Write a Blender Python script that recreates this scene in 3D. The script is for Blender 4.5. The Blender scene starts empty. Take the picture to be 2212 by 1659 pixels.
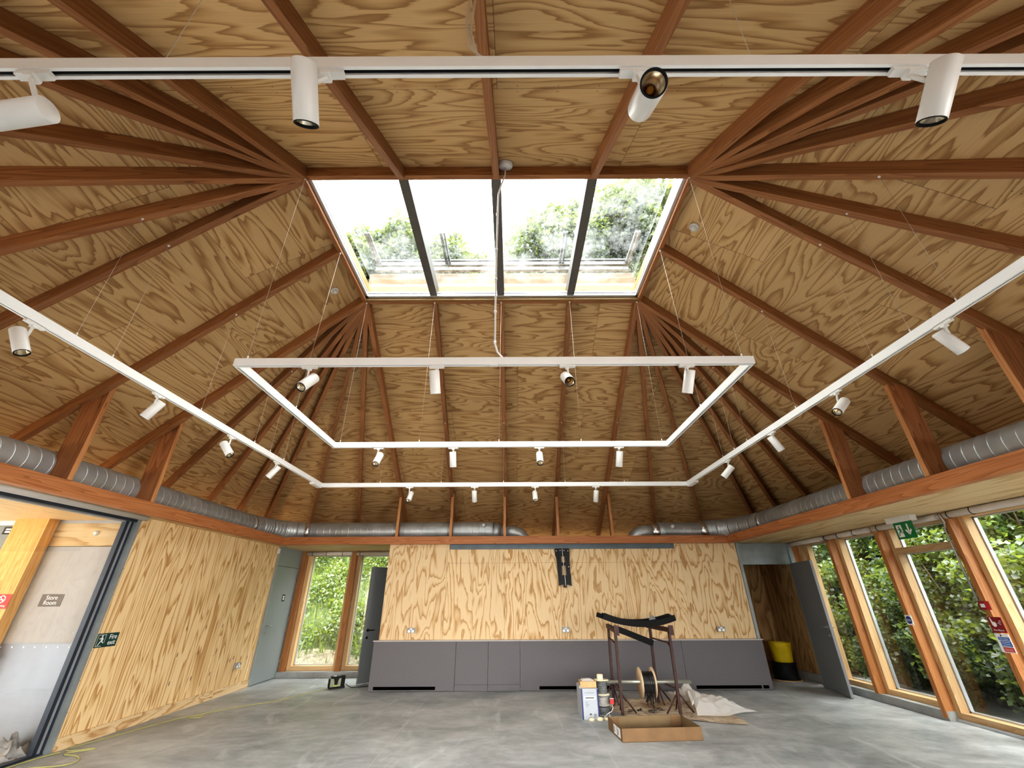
import bpy, math, random
import numpy as np
from mathutils import Vector, Matrix
random.seed(7)
rng = np.random.default_rng(11)
PI = math.pi
scene = bpy.context.scene
COL = scene.collection
V = Vector

# ---------------------------------------------------------------- node helpers
class NT:
    def __init__(s, name):
        s.m = bpy.data.materials.new(name); s.m.use_nodes = True
        s.t = s.m.node_tree; s.t.nodes.clear()
        s.out = s.t.nodes.new('ShaderNodeOutputMaterial')
    def n(s, typ, ins=None, **props):
        nd = s.t.nodes.new(typ)
        for k, v in props.items(): setattr(nd, k, v)
        for k, v in (ins or {}).items():
            sock = nd.inputs[k]
            if hasattr(v, 'is_output'): s.t.links.new(v, sock)
            else: sock.default_value = v
        return nd
    def math(s, op, a, b=0.0, c=None):
        ins = {0: a, 1: b}
        if c is not None: ins[2] = c
        return s.n('ShaderNodeMath', ins, operation=op).outputs[0]
    def ramp(s, fac, stops, interp='LINEAR'):
        r = s.n('ShaderNodeValToRGB', {0: fac}); r.color_ramp.interpolation = interp
        e = r.color_ramp.elements
        while len(e) < len(stops): e.new(0.5)
        for i, (p, c) in enumerate(stops):
            e[i].position = p; e[i].color = (*c, 1) if len(c) == 3 else c
        return r.outputs[0]
    def mix(s, fac, a, b, blend='MIX'):
        nd = s.n('ShaderNodeMix', data_type='RGBA', blend_type=blend)
        for sock, v in ((nd.inputs[0], fac), (nd.inputs[6], a), (nd.inputs[7], b)):
            if hasattr(v, 'is_output'): s.t.links.new(v, sock)
            else: sock.default_value = (*v, 1) if isinstance(v, tuple) and len(v) == 3 else v
        return nd.outputs[2]
    def bsdf(s, color, rough=0.6, metal=0.0, **kw):
        p = s.n('ShaderNodeBsdfPrincipled')
        for sock, v in ((p.inputs['Base Color'], color), (p.inputs['Roughness'], rough), (p.inputs['Metallic'], metal)):
            if hasattr(v, 'is_output'): s.t.links.new(v, sock)
            else: sock.default_value = (*v, 1) if isinstance(v, tuple) and len(v) == 3 else v
        for k, v in kw.items():
            sock = p.inputs[k]
            if hasattr(v, 'is_output'): s.t.links.new(v, sock)
            else: sock.default_value = v
        return p
    def done(s, sh):
        s.t.links.new(sh if hasattr(sh, 'is_output') else sh.outputs[0], s.out.inputs[0]); return s.m

def plain(name, c, rough=0.55, metal=0.0, var=0.12, scale=6.0, **kw):
    t = NT(name)
    tc = t.n('ShaderNodeTexCoord').outputs['Object']
    nz = t.n('ShaderNodeTexNoise', {'Vector': tc, 'Scale': scale, 'Detail': 4.0}).outputs[0]
    lo = tuple(x * (1 - var) for x in c); hi = tuple(min(1, x * (1 + var)) for x in c)
    return t.done(t.bsdf(t.ramp(nz, [(0.3, lo), (0.7, hi)]), rough, metal, **kw))

def plywood(name, light, mid, dark, pw=2.4, ph=1.2, stagger=0.5, freq=11.0, su=0.42, sv=1.9, seam=0.55, thin=False):
    """rotary-cut softwood plywood: contour bands of a stretched noise field, one random field per sheet; UV in metres, u along the grain"""
    t = NT(name)
    uv = t.n('ShaderNodeUVMap').outputs[0]
    sp = t.n('ShaderNodeSeparateXYZ', {0: uv}); u, v = sp.outputs[0], sp.outputs[1]
    row = t.math('FLOOR', t.math('DIVIDE', v, ph))
    us = t.math('ADD', t.math('DIVIDE', u, pw), t.math('MULTIPLY', row, stagger))
    cu = t.math('FLOOR', us)
    cell = t.n('ShaderNodeCombineXYZ', {0: cu, 1: row}).outputs[0]
    wn = t.n('ShaderNodeTexWhiteNoise', {'Vector': cell}, noise_dimensions='3D')
    rnd = wn.outputs['Value']; rc = t.n('ShaderNodeSeparateColor', {0: wn.outputs['Color']})
    pu = t.math('ADD', t.math('MULTIPLY', u, su), t.math('MULTIPLY', rc.outputs[0], 40.0))
    pv = t.math('ADD', t.math('MULTIPLY', v, sv), t.math('MULTIPLY', rc.outputs[1], 40.0))
    vec = t.n('ShaderNodeCombineXYZ', {0: pu, 1: pv, 2: t.math('MULTIPLY', rnd, 9.0)}).outputs[0]
    h = t.n('ShaderNodeTexNoise', {'Vector': vec, 'Scale': 1.0, 'Detail': 2.2, 'Roughness': 0.45, 'Distortion': 0.5}).outputs[0]
    vec2 = t.n('ShaderNodeVectorMath', {0: vec, 1: (3.0, 9.0, 1.0)}, operation='MULTIPLY').outputs[0]
    jit = t.n('ShaderNodeTexNoise', {'Vector': vec2, 'Scale': 1.0, 'Detail': 3.0}).outputs[0]
    hh = t.math('ADD', t.math('MULTIPLY', h, freq), t.math('MULTIPLY', jit, 0.85))
    hh = t.math('ADD', hh, t.math('MULTIPLY', v, 1.1))
    f = t.math('FRACT', hh)
    vec3 = t.n('ShaderNodeVectorMath', {0: vec, 1: (6.0, 60.0, 1.0)}, operation='MULTIPLY').outputs[0]
    fib = t.n('ShaderNodeTexNoise', {'Vector': vec3, 'Scale': 1.0, 'Detail': 3.0}).outputs[0]
    f2 = t.math('ADD', f, t.math('MULTIPLY', t.math('SUBTRACT', fib, 0.5), 0.16))
    if thin: col = t.ramp(f2, [(0.0, light), (0.50, light), (0.72, mid), (0.86, dark), (0.95, dark), (0.99, light)])
    else: col = t.ramp(f2, [(0.0, mid), (0.06, light), (0.46, light), (0.70, mid), (0.92, dark), (0.985, dark), (1.0, mid)])
    col = t.mix(t.math('MULTIPLY', t.math('SUBTRACT', rc.outputs[2], 0.5), 0.25), col, light)
    col = t.mix(0.5, col, t.ramp(fib, [(0.3, (0.80, 0.76, 0.72)), (0.7, (1.0, 1.0, 1.0))]), 'MULTIPLY')
    tone = t.math('ADD', 0.90, t.math('MULTIPLY', rnd, 0.16))
    col = t.mix(1.0, col, t.n('ShaderNodeCombineXYZ', {0: tone, 1: tone, 2: tone}).outputs[0], 'MULTIPLY')
    # sheet joints
    fu = t.math('FRACT', us); fv = t.math('FRACT', t.math('DIVIDE', v, ph))
    du = t.math('MULTIPLY', t.math('MINIMUM', fu, t.math('SUBTRACT', 1.0, fu)), pw)
    dv = t.math('MULTIPLY', t.math('MINIMUM', fv, t.math('SUBTRACT', 1.0, fv)), ph)
    line = t.math('LESS_THAN', t.math('MINIMUM', du, dv), 0.003)
    # nail heads along the joints
    nu = t.math('ABSOLUTE', t.math('SUBTRACT', t.math('FRACT', t.math('DIVIDE', u, 0.3)), 0.5))
    nv = t.math('ABSOLUTE', t.math('SUBTRACT', dv, 0.03))
    nail = t.math('MULTIPLY', t.math('LESS_THAN', nu, 0.014), t.math('LESS_THAN', nv, 0.005))
    mk = t.math('MAXIMUM', t.math('MULTIPLY', line, seam), t.math('MULTIPLY', nail, 0.7))
    col = t.mix(mk, col, (0.05, 0.025, 0.012))
    return t.done(t.bsdf(col, 0.62, **{'Specular IOR Level': 0.3}))

def timber(name, light, dark, rough=0.5, scale=1.0):
    """straight sawn softwood; UV in metres with u along the length"""
    t = NT(name)
    uv = t.n('ShaderNodeUVMap').outputs[0]
    rnd = t.n('ShaderNodeObjectInfo').outputs['Random']
    off = t.n('ShaderNodeCombineXYZ', {0: t.math('MULTIPLY', rnd, 37.0), 1: t.math('MULTIPLY', rnd, 71.0), 2: t.math('MULTIPLY', rnd, 13.0)}).outputs[0]
    vec = t.n('ShaderNodeVectorMath', {0: uv, 1: (0.55 * scale, 9.0 * scale, 1.0), 2: off}, operation='MULTIPLY_ADD').outputs[0]
    h = t.n('ShaderNodeTexNoise', {'Vector': vec, 'Scale': 1.0, 'Detail': 1.5, 'Distortion': 0.3}).outputs[0]
    f = t.math('FRACT', t.math('MULTIPLY', h, 9.0))
    vec3 = t.n('ShaderNodeVectorMath', {0: vec, 1: (5.0, 14.0, 1.0)}, operation='MULTIPLY').outputs[0]
    fib = t.n('ShaderNodeTexNoise', {'Vector': vec3, 'Scale': 1.0, 'Detail': 3.0}).outputs[0]
    f2 = t.math('ADD', t.math('MULTIPLY', f, 0.7), t.math('MULTIPLY', fib, 0.3))
    col = t.ramp(f2, [(0.1, light), (0.5, tuple(0.6 * a + 0.4 * b for a, b in zip(light, dark))), (0.9, dark)])
    tone = t.math('ADD', 0.85, t.math('MULTIPLY', rnd, 0.3))
    col = t.mix(1.0, col, t.n('ShaderNodeCombineXYZ', {0: tone, 1: tone, 2: tone}).outputs[0], 'MULTIPLY')
    kn = t.n('ShaderNodeTexVoronoi', {'Vector': t.n('ShaderNodeVectorMath', {0: uv, 1: (1.6, 9.0, 1.0), 2: off}, operation='MULTIPLY_ADD').outputs[0], 'Scale': 1.0}).outputs['Distance']
    col = t.mix(t.ramp(kn, [(0.04, (0.75,) * 3), (0.09, (0, 0, 0))]), col, tuple(x * 0.35 for x in dark))
    return t.done(t.bsdf(col, rough, **{'Specular IOR Level': 0.35}))

def glass(name, tint=(0.97, 0.99, 0.98), dirt=0.0, ior=1.5):
    t = NT(name)
    tr = t.n('ShaderNodeBsdfTransparent', {0: (*tint, 1)})
    gl = t.n('ShaderNodeBsdfGlossy', {0: (1, 1, 1, 1), 1: 0.0})
    gm = t.n('ShaderNodeNewGeometry')
    c = t.math('ABSOLUTE', t.n('ShaderNodeVectorMath', {0: gm.outputs['Normal'], 1: gm.outputs['Incoming']}, operation='DOT_PRODUCT').outputs['Value'])
    f0 = ((ior - 1) / (ior + 1)) ** 2
    fr = t.math('ADD', f0, t.math('MULTIPLY', 1 - f0, t.math('POWER', t.math('SUBTRACT', 1.0, c), 5.0)))
    sh = t.n('ShaderNodeMixShader', {0: fr, 1: tr.outputs[0], 2: gl.outputs[0]})
    if dirt > 0:
        tc = t.n('ShaderNodeTexCoord').outputs['Object']
        n1 = t.n('ShaderNodeTexNoise', {'Vector': tc, 'Scale': 3.0, 'Detail': 8.0, 'Roughness': 0.7}).outputs[0]
        n2 = t.n('ShaderNodeTexNoise', {'Vector': tc, 'Scale': 60.0, 'Detail': 4.0}).outputs[0]
        m = t.math('ADD', t.math('MULTIPLY', t.ramp(n1, [(0.42, (0, 0, 0)), (0.75, (1, 1, 1))]), dirt * 1.6), t.math('MULTIPLY', t.ramp(n2, [(0.55, (0, 0, 0)), (0.75, (1, 1, 1))]), dirt))
        df = t.n('ShaderNodeBsdfTranslucent', {0: (0.8, 0.82, 0.82, 1)})
        sh = t.n('ShaderNodeMixShader', {0: m, 1: sh.outputs[0], 2: df.outputs[0]})
    return t.done(sh)

def leafmat(name, stops):
    t = NT(name)
    uv = t.n('ShaderNodeUVMap').outputs[0]
    u = t.n('ShaderNodeSeparateXYZ', {0: uv}).outputs[0]
    col = t.ramp(u, stops)
    d = t.n('ShaderNodeBsdfDiffuse', {0: col})
    tl = t.n('ShaderNodeBsdfTranslucent', {0: t.mix(0.5, col, (0.5, 0.6, 0.08))})
    g = t.n('ShaderNodeBsdfGlossy', {0: (1, 1, 1, 1), 1: 0.45})
    s = t.n('ShaderNodeMixShader', {0: 0.35, 1: d.outputs[0], 2: tl.outputs[0]})
    return t.done(t.n('ShaderNodeMixShader', {0: 0.05, 1: s.outputs[0], 2: g.outputs[0]}))

def concrete(name, lo, hi, joints=False):
    t = NT(name)
    tc = t.n('ShaderNodeTexCoord').outputs['Object']
    sv = t.n('ShaderNodeVectorMath', {0: tc, 1: (1.0, 1.5, 1.0)}, operation='MULTIPLY').outputs[0]
    n1 = t.n('ShaderNodeTexNoise', {'Vector': sv, 'Scale': 1.1, 'Detail': 9.0, 'Roughness': 0.62, 'Distortion': 0.5}).outputs[0]
    n2 = t.n('ShaderNodeTexNoise', {'Vector': sv, 'Scale': 6.5, 'Detail': 8.0, 'Roughness': 0.7}).outputs[0]
    f = t.math('ADD', t.math('MULTIPLY', n1, 0.6), t.math('MULTIPLY', n2, 0.4))
    mid = tuple((a + b) / 2 for a, b in zip(lo, hi))
    col = t.ramp(f, [(0.36, lo), (0.5, mid), (0.64, hi)])
    st = t.n('ShaderNodeTexNoise', {'Vector': t.n('ShaderNodeVectorMath', {0: tc, 1: (9.0, 2.6, 1.0)}, operation='MULTIPLY').outputs[0], 'Scale': 0.35, 'Detail': 7.0, 'Distortion': 1.2}).outputs[0]
    col = t.mix(t.ramp(st, [(0.58, (0, 0, 0)), (0.72, (0.35,) * 3)]), col, tuple(min(1, x * 1.35) for x in hi))
    if joints:
        sp = t.n('ShaderNodeSeparateXYZ', {0: tc})
        for axis, p in ((0, 1.03), (0, -1.45), (0, -2.05), (1, 0.9)):
            d = t.math('ABSOLUTE', t.math('SUBTRACT', sp.outputs[axis], p))
            col = t.mix(t.math('MULTIPLY', t.math('LESS_THAN', d, 0.005), 0.45), col, (0.55, 0.55, 0.53))
    rough = t.ramp(n2, [(0.3, (0.38,) * 3), (0.7, (0.6,) * 3)])
    return t.done(t.bsdf(col, rough, **{'Specular IOR Level': 0.4}))

M = {}
M['ply_roof'] = plywood('roof plywood', (0.64, 0.435, 0.215), (0.53, 0.335, 0.15), (0.36, 0.20, 0.078), freq=15.0, sv=2.5, su=0.5)
M['ply_wall'] = plywood('pale wall plywood', (0.74, 0.565, 0.345), (0.63, 0.43, 0.225), (0.46, 0.265, 0.11), pw=2.7, ph=1.2, stagger=0.0, freq=11.0, su=0.75, sv=2.9, thin=True, seam=0.0)
M['ply_left'] = plywood('side wall plywood', (0.86, 0.65, 0.37), (0.72, 0.49, 0.24), (0.50, 0.28, 0.11), pw=2.7, ph=1.22, stagger=0.0, freq=15.0, su=0.34, sv=3.0, seam=0.0)
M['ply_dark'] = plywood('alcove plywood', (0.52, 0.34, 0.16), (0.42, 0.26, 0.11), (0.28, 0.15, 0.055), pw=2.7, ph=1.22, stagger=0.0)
M['ply_soffit'] = plywood('soffit plywood', (0.66, 0.50, 0.29), (0.60, 0.44, 0.24), (0.48, 0.32, 0.15), pw=2.4, ph=1.2, freq=6.0)
M['rafter'] = timber('rafter timber', (0.36, 0.165, 0.066), (0.22, 0.088, 0.033))
M['strut'] = timber('strut timber', (0.38, 0.165, 0.066), (0.22, 0.082, 0.031))
M['edge'] = timber('lit timber edge tone', (0.58, 0.29, 0.125), (0.40, 0.17, 0.062))  # paler than the strut timber: window light put into the edge colour
M['beam'] = timber('beam timber', (0.46, 0.195, 0.078), (0.30, 0.105, 0.036))
M['post'] = timber('post timber', (0.46, 0.21, 0.075), (0.30, 0.115, 0.038))
M['pine'] = timber('pale frame timber', (0.66, 0.47, 0.26), (0.52, 0.32, 0.15))
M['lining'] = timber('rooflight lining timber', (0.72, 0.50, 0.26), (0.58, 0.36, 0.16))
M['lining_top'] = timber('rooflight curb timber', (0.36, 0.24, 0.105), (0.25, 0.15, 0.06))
M['oak'] = timber('corridor post timber', (0.74, 0.42, 0.15), (0.56, 0.27, 0.075))
M['concrete'] = concrete('power floated concrete', (0.205, 0.222, 0.232), (0.50, 0.525, 0.54), True)
M['kerb'] = concrete('concrete upstand', (0.26, 0.27, 0.265), (0.40, 0.41, 0.40))
M['white'] = plain('white enamel', (0.70, 0.69, 0.665), 0.4, var=0.03)
M['rail'] = plain('white track enamel', (0.78, 0.775, 0.76), 0.35, var=0.02)
M['black'] = plain('black plastic', (0.007, 0.007, 0.0075), 0.6, **{'Specular IOR Level': 0.2})
M['void'] = plain('unlit slot', (0.002, 0.002, 0.002), 0.9, **{'Specular IOR Level': 0.0})
M['blackgloss'] = plain('black painted steel', (0.006, 0.006, 0.0065), 0.42, **{'Specular IOR Level': 0.25})
M['alu'] = plain('aluminium', (0.58, 0.60, 0.62), 0.35, 0.6, var=0.05)
M['mirror'] = plain('reflector', (0.8, 0.74, 0.62), 0.2, 1.0, var=0.05)
M['chip'] = plain('lamp chip', (0.9, 0.4, 0.06), 0.5)
M['steel'] = plain('brushed steel', (0.42, 0.42, 0.41), 0.42, 0.85)
M['greydoor'] = plain('grey door laminate', (0.235, 0.265, 0.27), 0.45, var=0.05, scale=1.5)
M['darkdoor'] = plain('slate grey door laminate', (0.18, 0.195, 0.21), 0.5, var=0.05, scale=1.5)
M['cab'] = plain('grey cabinet laminate', (0.108, 0.100, 0.108), 0.55, var=0.06, scale=40)
M['cabtop'] = plain('cabinet top', (0.42, 0.385, 0.37), 0.5, var=0.05)
M['paledoor'] = plain('pale store room door', (0.38, 0.372, 0.365), 0.5, var=0.04)
M['kick'] = plain('satin kick plate', (0.30, 0.315, 0.345), 0.4, 0.3, var=0.05)
M['frame_grey'] = plain('grey metal frame', (0.27, 0.30, 0.31), 0.4, 0.2)
M['navy'] = plain('dark door edge', (0.018, 0.026, 0.04), 0.4)
M['mullion'] = plain('rooflight glazing bar', (0.115, 0.11, 0.10), 0.6)
M['strip'] = plain('dark grey steel strip', (0.10, 0.125, 0.14), 0.4, 0.4)
M['rust'] = plain('red oxide steel', (0.050, 0.018, 0.013), 0.6, var=0.35, scale=25)
M['galv_pipe'] = plain('galvanised tube', (0.48, 0.50, 0.46), 0.35, 0.7)
M['carton'] = plain('white carton', (0.42, 0.45, 0.50), 0.6, var=0.03)
M['cartonblue'] = plain('dark blue print', (0.02, 0.03, 0.14), 0.6)
M['print'] = plain('grey print', (0.17, 0.18, 0.21), 0.6)
M['ink'] = plain('black print', (0.02, 0.02, 0.02), 0.6)
M['card'] = plain('brown cardboard', (0.20, 0.115, 0.052), 0.75, var=0.12)
M['cardin'] = plain('cardboard inside', (0.21, 0.145, 0.075), 0.8, var=0.1)
M['cardlight'] = plain('light cardboard', (0.52, 0.35, 0.17), 0.7)
M['cream'] = plain('cream plastic', (0.80, 0.71, 0.50), 0.5)
M['plyrim'] = plain('spool plywood', (0.70, 0.54, 0.36), 0.6)
M['cablegrey'] = plain('grey cable', (0.15, 0.16, 0.16), 0.5, scale=60, var=0.5)
M['cablelight'] = plain('light grey cable', (0.42, 0.41, 0.38), 0.5, scale=60, var=0.3)
M['cableblack'] = plain('black cable', (0.010, 0.010, 0.010), 0.4, var=0.5, scale=50)
M['flex'] = plain('white flex', (0.68, 0.67, 0.65), 0.4)
M['wire'] = plain('suspension wire', (0.50, 0.43, 0.34), 0.5)
M['yellowcable'] = plain('yellow extension lead', (0.40, 0.38, 0.15), 0.5)
M['red'] = plain('red plastic', (0.55, 0.02, 0.02), 0.4)
M['signred'] = plain('sign red', (0.60, 0.03, 0.03), 0.5)
M['signdark'] = plain('dark red sign', (0.26, 0.012, 0.02), 0.5)
M['signgreen'] = plain('exit green', (0.0, 0.18, 0.055), 0.45)
M['signteal'] = plain('dark green sign', (0.005, 0.045, 0.038), 0.45)
M['signwhite'] = plain('sign white', (0.85, 0.86, 0.86), 0.5, var=0.02)
M['signblue'] = plain('sign blue', (0.015, 0.045, 0.20), 0.5)
M['noticeblue'] = plain('notice blue', (0.03, 0.14, 0.50), 0.5)
M['signblack'] = plain('door sign black', (0.025, 0.024, 0.024), 0.5)
M['signbrown'] = plain('store sign', (0.10, 0.085, 0.08), 0.5)
M['yellow'] = plain('yellow tub', (0.66, 0.50, 0.01), 0.5)
M['fabric'] = plain('blind fabric', (0.62, 0.56, 0.50), 0.8, var=0.06)
M['dust'] = plain('grey dust sheet', (0.30, 0.29, 0.29), 0.9, var=0.5, scale=9)
M['lime'] = plain('heater body', (0.26, 0.28, 0.18), 0.5)
M['limestripe'] = plain('heater stripe', (0.55, 0.62, 0.10), 0.5)
M['bark'] = plain('bark', (0.10, 0.075, 0.05), 0.9, var=0.4, scale=12)
M['soil'] = plain('bank soil', (0.075, 0.055, 0.03), 0.95, var=0.5, scale=4)
M['jointline'] = plain('dark sheet joint', (0.16, 0.095, 0.045), 0.8)  # thin dark lines where the plywood sheets meet
M['plate'] = plain('dull metal plate', (0.26, 0.26, 0.255), 0.5, 0.2)
M['knot'] = plain('dark knot', (0.035, 0.016, 0.008), 0.8)
M['fence'] = timber('weathered fence', (0.50, 0.40, 0.26), (0.36, 0.28, 0.17), 0.8)
M['whitewall'] = plain('corridor white wall', (0.72, 0.71, 0.68), 0.8, var=0.03)
M['duct'] = (lambda t: t.done(t.bsdf(t.ramp(t.n('ShaderNodeTexNoise', {'Vector': t.n('ShaderNodeTexCoord').outputs['Object'], 'Scale': 3.0, 'Detail': 5.0}).outputs[0], [(0.3, (0.36, 0.385, 0.39)), (0.7, (0.52, 0.545, 0.55))]), 0.42, 0.6)))(NT('spiral duct steel'))
M['band'] = plain('bright duct clamp', (0.68, 0.68, 0.67), 0.25, 0.9)
M['glass'] = glass('window glass')
M['glass_roof'] = glass('dusty rooflight glass', (0.92, 0.95, 0.95), dirt=0.035, ior=1.75)
M['glass_door'] = glass('partition glass', (0.96, 0.97, 0.97), ior=1.62)
M['leaf'] = leafmat('green leaf', [(0.0, (0.008, 0.022, 0.006)), (0.4, (0.018, 0.046, 0.010)), (0.75, (0.058, 0.105, 0.019)), (1.0, (0.13, 0.17, 0.04))])
M['leafdark'] = leafmat('dark leaf', [(0.0, (0.004, 0.014, 0.005)), (0.5, (0.016, 0.042, 0.013)), (1.0, (0.060, 0.11, 0.028))])
M['leaffar'] = leafmat('hazed tree leaf', [(0.0, (0.022, 0.032, 0.022)), (0.6, (0.040, 0.055, 0.036)), (1.0, (0.065, 0.080, 0.052))])  # distance haze is mixed into this greyed leaf colour
M['weed'] = leafmat('weed leaf', [(0.0, (0.010, 0.030, 0.006)), (0.4, (0.042, 0.082, 0.014)), (0.75, (0.10, 0.14, 0.027)), (1.0, (0.18, 0.19, 0.055))])
M['grass'] = leafmat('long grass', [(0.0, (0.030, 0.075, 0.012)), (0.5, (0.085, 0.15, 0.026)), (0.85, (0.16, 0.21, 0.05)), (1.0, (0.21, 0.20, 0.08))])

def sheetmat():
    t = NT('polythene sheet')
    lw = t.n('ShaderNodeLayerWeight', {0: 0.35}).outputs['Facing']
    d = t.n('ShaderNodeBsdfDiffuse', {0: (0.90, 0.89, 0.88, 1)})
    tl = t.n('ShaderNodeBsdfTranslucent', {0: (0.90, 0.89, 0.88, 1)})
    g = t.n('ShaderNodeBsdfGlossy', {0: (1, 1, 1, 1), 1: 0.35})
    s = t.n('ShaderNodeMixShader', {0: 0.4, 1: d.outputs[0], 2: tl.outputs[0]})
    s = t.n('ShaderNodeMixShader', {0: 0.10, 1: s.outputs[0], 2: g.outputs[0]})
    tr = t.n('ShaderNodeBsdfTransparent', {0: (0.95, 0.95, 0.95, 1)})
    return t.done(t.n('ShaderNodeMixShader', {0: t.math('ADD', 0.72, t.math('MULTIPLY', lw, 0.28)), 1: tr.outputs[0], 2: s.outputs[0]}))
M['poly'] = sheetmat()
def canvasmat():
    t = NT('stained canvas')
    tc = t.n('ShaderNodeTexCoord').outputs['Object']
    n1 = t.n('ShaderNodeTexNoise', {'Vector': tc, 'Scale': 5.0, 'Detail': 8.0, 'Roughness': 0.7, 'Distortion': 1.0}).outputs[0]
    return t.done(t.bsdf(t.ramp(n1, [(0.33, (0.10, 0.055, 0.035)), (0.46, (0.46, 0.36, 0.26)), (0.62, (0.62, 0.53, 0.41))]), 0.9))
M['canvas'] = canvasmat()

# ---------------------------------------------------------------- mesh helpers
class MB:
    def __init__(s): s.v, s.f, s.uv, s.sm = [], [], [], []
    def face(s, pts, uvs=None, smooth=False):
        b = len(s.v); s.v += [tuple(p) for p in pts]
        s.f.append(tuple(range(b, b + len(pts))))
        s.uv.append(uvs or [(0, 0)] * len(pts)); s.sm.append(smooth)
    def obox(s, o, ax, ay, az, grain=None):
        """box from corner o with edge vectors; grain = index of the edge that runs along the texture u"""
        o, E = V(o), [V(ax), V(ay), V(az)]
        L = [e.length for e in E]
        g = L.index(max(L)) if grain is None else grain
        if E[0].cross(E[1]).dot(E[2]) < 0: E[0], E[1] = E[1], E[0]; L[0], L[1] = L[1], L[0]; g = {0: 1, 1: 0, 2: 2}[g]
        off = 0.0
        for i, j, k in ((0, 1, 2), (1, 2, 0), (2, 0, 1)):
            for side in (0, 1):
                p = o + (E[k] if side else V((0, 0, 0)))
                q = [p, p + E[i], p + E[i] + E[j], p + E[j]]
                c = [(0, 0), (1, 0), (1, 1), (0, 1)]
                if not side: q.reverse(); c.reverse()
                if g == j: uv = [(b * L[j], a * L[i] + off) for a, b in c]
                else: uv = [(a * L[i], b * L[j] + off) for a, b in c]
                s.face(q, uv); off += 0.37
        return s
    def box(s, x0, x1, y0, y1, z0, z1, grain=None):
        return s.obox((x0, y0, z0), (x1 - x0, 0, 0), (0, y1 - y0, 0), (0, 0, z1 - z0), grain)
    def beam(s, p0, p1, w, h, up=(0, 0, 1), base=True):
        """bar from p0 to p1; width w sideways, height h along up (p0,p1 on the bottom centre line when base)"""
        p0, p1 = V(p0), V(p1); d = p1 - p0; side = d.cross(V(up)).normalized(); n = side.cross(d).normalized()
        o = p0 - side * w / 2 - (V((0, 0, 0)) if base else n * h / 2)
        return s.obox(o, d, side * w, n * h, 0)
    def prism(s, pts, ext, grain=None):
        pts = [V(p) for p in pts]; e = V(ext); n = len(pts)
        nn = V((0, 0, 0))
        for i in range(n): nn += pts[i].cross(pts[(i + 1) % n])
        if nn.dot(e) > 0: pts.reverse()
        g = V(grain).normalized() if grain else (pts[1] - pts[0]).normalized()
        c = e.normalized().cross(g)
        uvf = lambda p: (p.dot(g), p.dot(c))
        s.face(pts, [uvf(p) for p in pts])
        top = [p + e for p in pts][::-1]; s.face(top, [uvf(p) for p in top])
        for i in range(n):
            a, b = pts[i], pts[(i + 1) % n]
            q = [b, a, a + e, b + e]
            s.face(q, [(p.dot(g), p.dot(e.normalized()) + 0.5) for p in q])
        return s
    def tube(s, pts, r, seg=10, cap=True, smooth=True):
        pts = [V(p) for p in pts]; n = len(pts); rs = r if hasattr(r, '__len__') else [r] * n
        ref = None; rings = []
        for i in range(n):
            t = (pts[min(i + 1, n - 1)] - pts[max(i - 1, 0)]).normalized()
            if ref is None:
                ref = t.orthogonal().normalized()
            else:
                ref = (ref - t * ref.dot(t)).normalized()
            bn = t.cross(ref)
            rings.append([pts[i] + (ref * math.cos(2 * PI * k / seg) + bn * math.sin(2 * PI * k / seg)) * rs[i] for k in range(seg)])
        return s.rings(rings, cap, smooth)
    def rings(s, rings, cap=True, smooth=True):
        b = len(s.v); seg = len(rings[0])
        for rg in rings: s.v += [tuple(p) for p in rg]
        for i in range(len(rings) - 1):
            for k in range(seg):
                a = b + i * seg + k; a2 = b + i * seg + (k + 1) % seg
                s.f.append((a, a2, a2 + seg, a + seg)); s.uv.append([(i * .1, k / seg), (i * .1, (k + 1) / seg), (i * .1 + .1, (k + 1) / seg), (i * .1 + .1, k / seg)]); s.sm.append(smooth)
        if cap:
            s.f.append(tuple(b + k for k in range(seg))[::-1]); s.uv.append([(0, 0)] * seg); s.sm.append(False)
            e = b + (len(rings) - 1) * seg
            s.f.append(tuple(e + k for k in range(seg))); s.uv.append([(0, 0)] * seg); s.sm.append(False)
        return s
    def cyl(s, p0, p1, r0, r1=None, seg=20, cap=True):
        return s.tube([p0, p1], [r0, r0 if r1 is None else r1], seg, cap)
    def lathe(s, o, axis, prof, seg=24, cap=True):
        """prof: (distance along axis, radius) pairs"""
        o, t = V(o), V(axis).normalized(); ref = t.orthogonal().normalized(); bn = t.cross(ref)
        return s.rings([[o + t * d + (ref * math.cos(2 * PI * k / seg) + bn * math.sin(2 * PI * k / seg)) * r for k in range(seg)] for d, r in prof], cap)
    def grid(s, fn, nu, nv, smooth=True):
        b = len(s.v)
        for j in range(nv + 1):
            for i in range(nu + 1): s.v.append(tuple(fn(i / nu, j / nv)))
        for j in range(nv):
            for i in range(nu):
                a = b + j * (nu + 1) + i
                s.f.append((a, a + 1, a + nu + 2, a + nu + 1)); s.uv.append([(i / nu, j / nv), ((i + 1) / nu, j / nv), ((i + 1) / nu, (j + 1) / nv), (i / nu, (j + 1) / nv)]); s.sm.append(smooth)
        return s
    def mesh(s, name, org=V((0, 0, 0))):
        me = bpy.data.meshes.new(name)
        me.from_pydata([(x - org.x, y - org.y, z - org.z) for x, y, z in s.v], [], s.f)
        uvl = me.uv_layers.new(name='UVMap')
        flat = [c for f in s.uv for p in f for c in p]
        uvl.data.foreach_set('uv', flat)
        me.polygons.foreach_set('use_smooth', s.sm)
        me.update()
        return me

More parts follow.
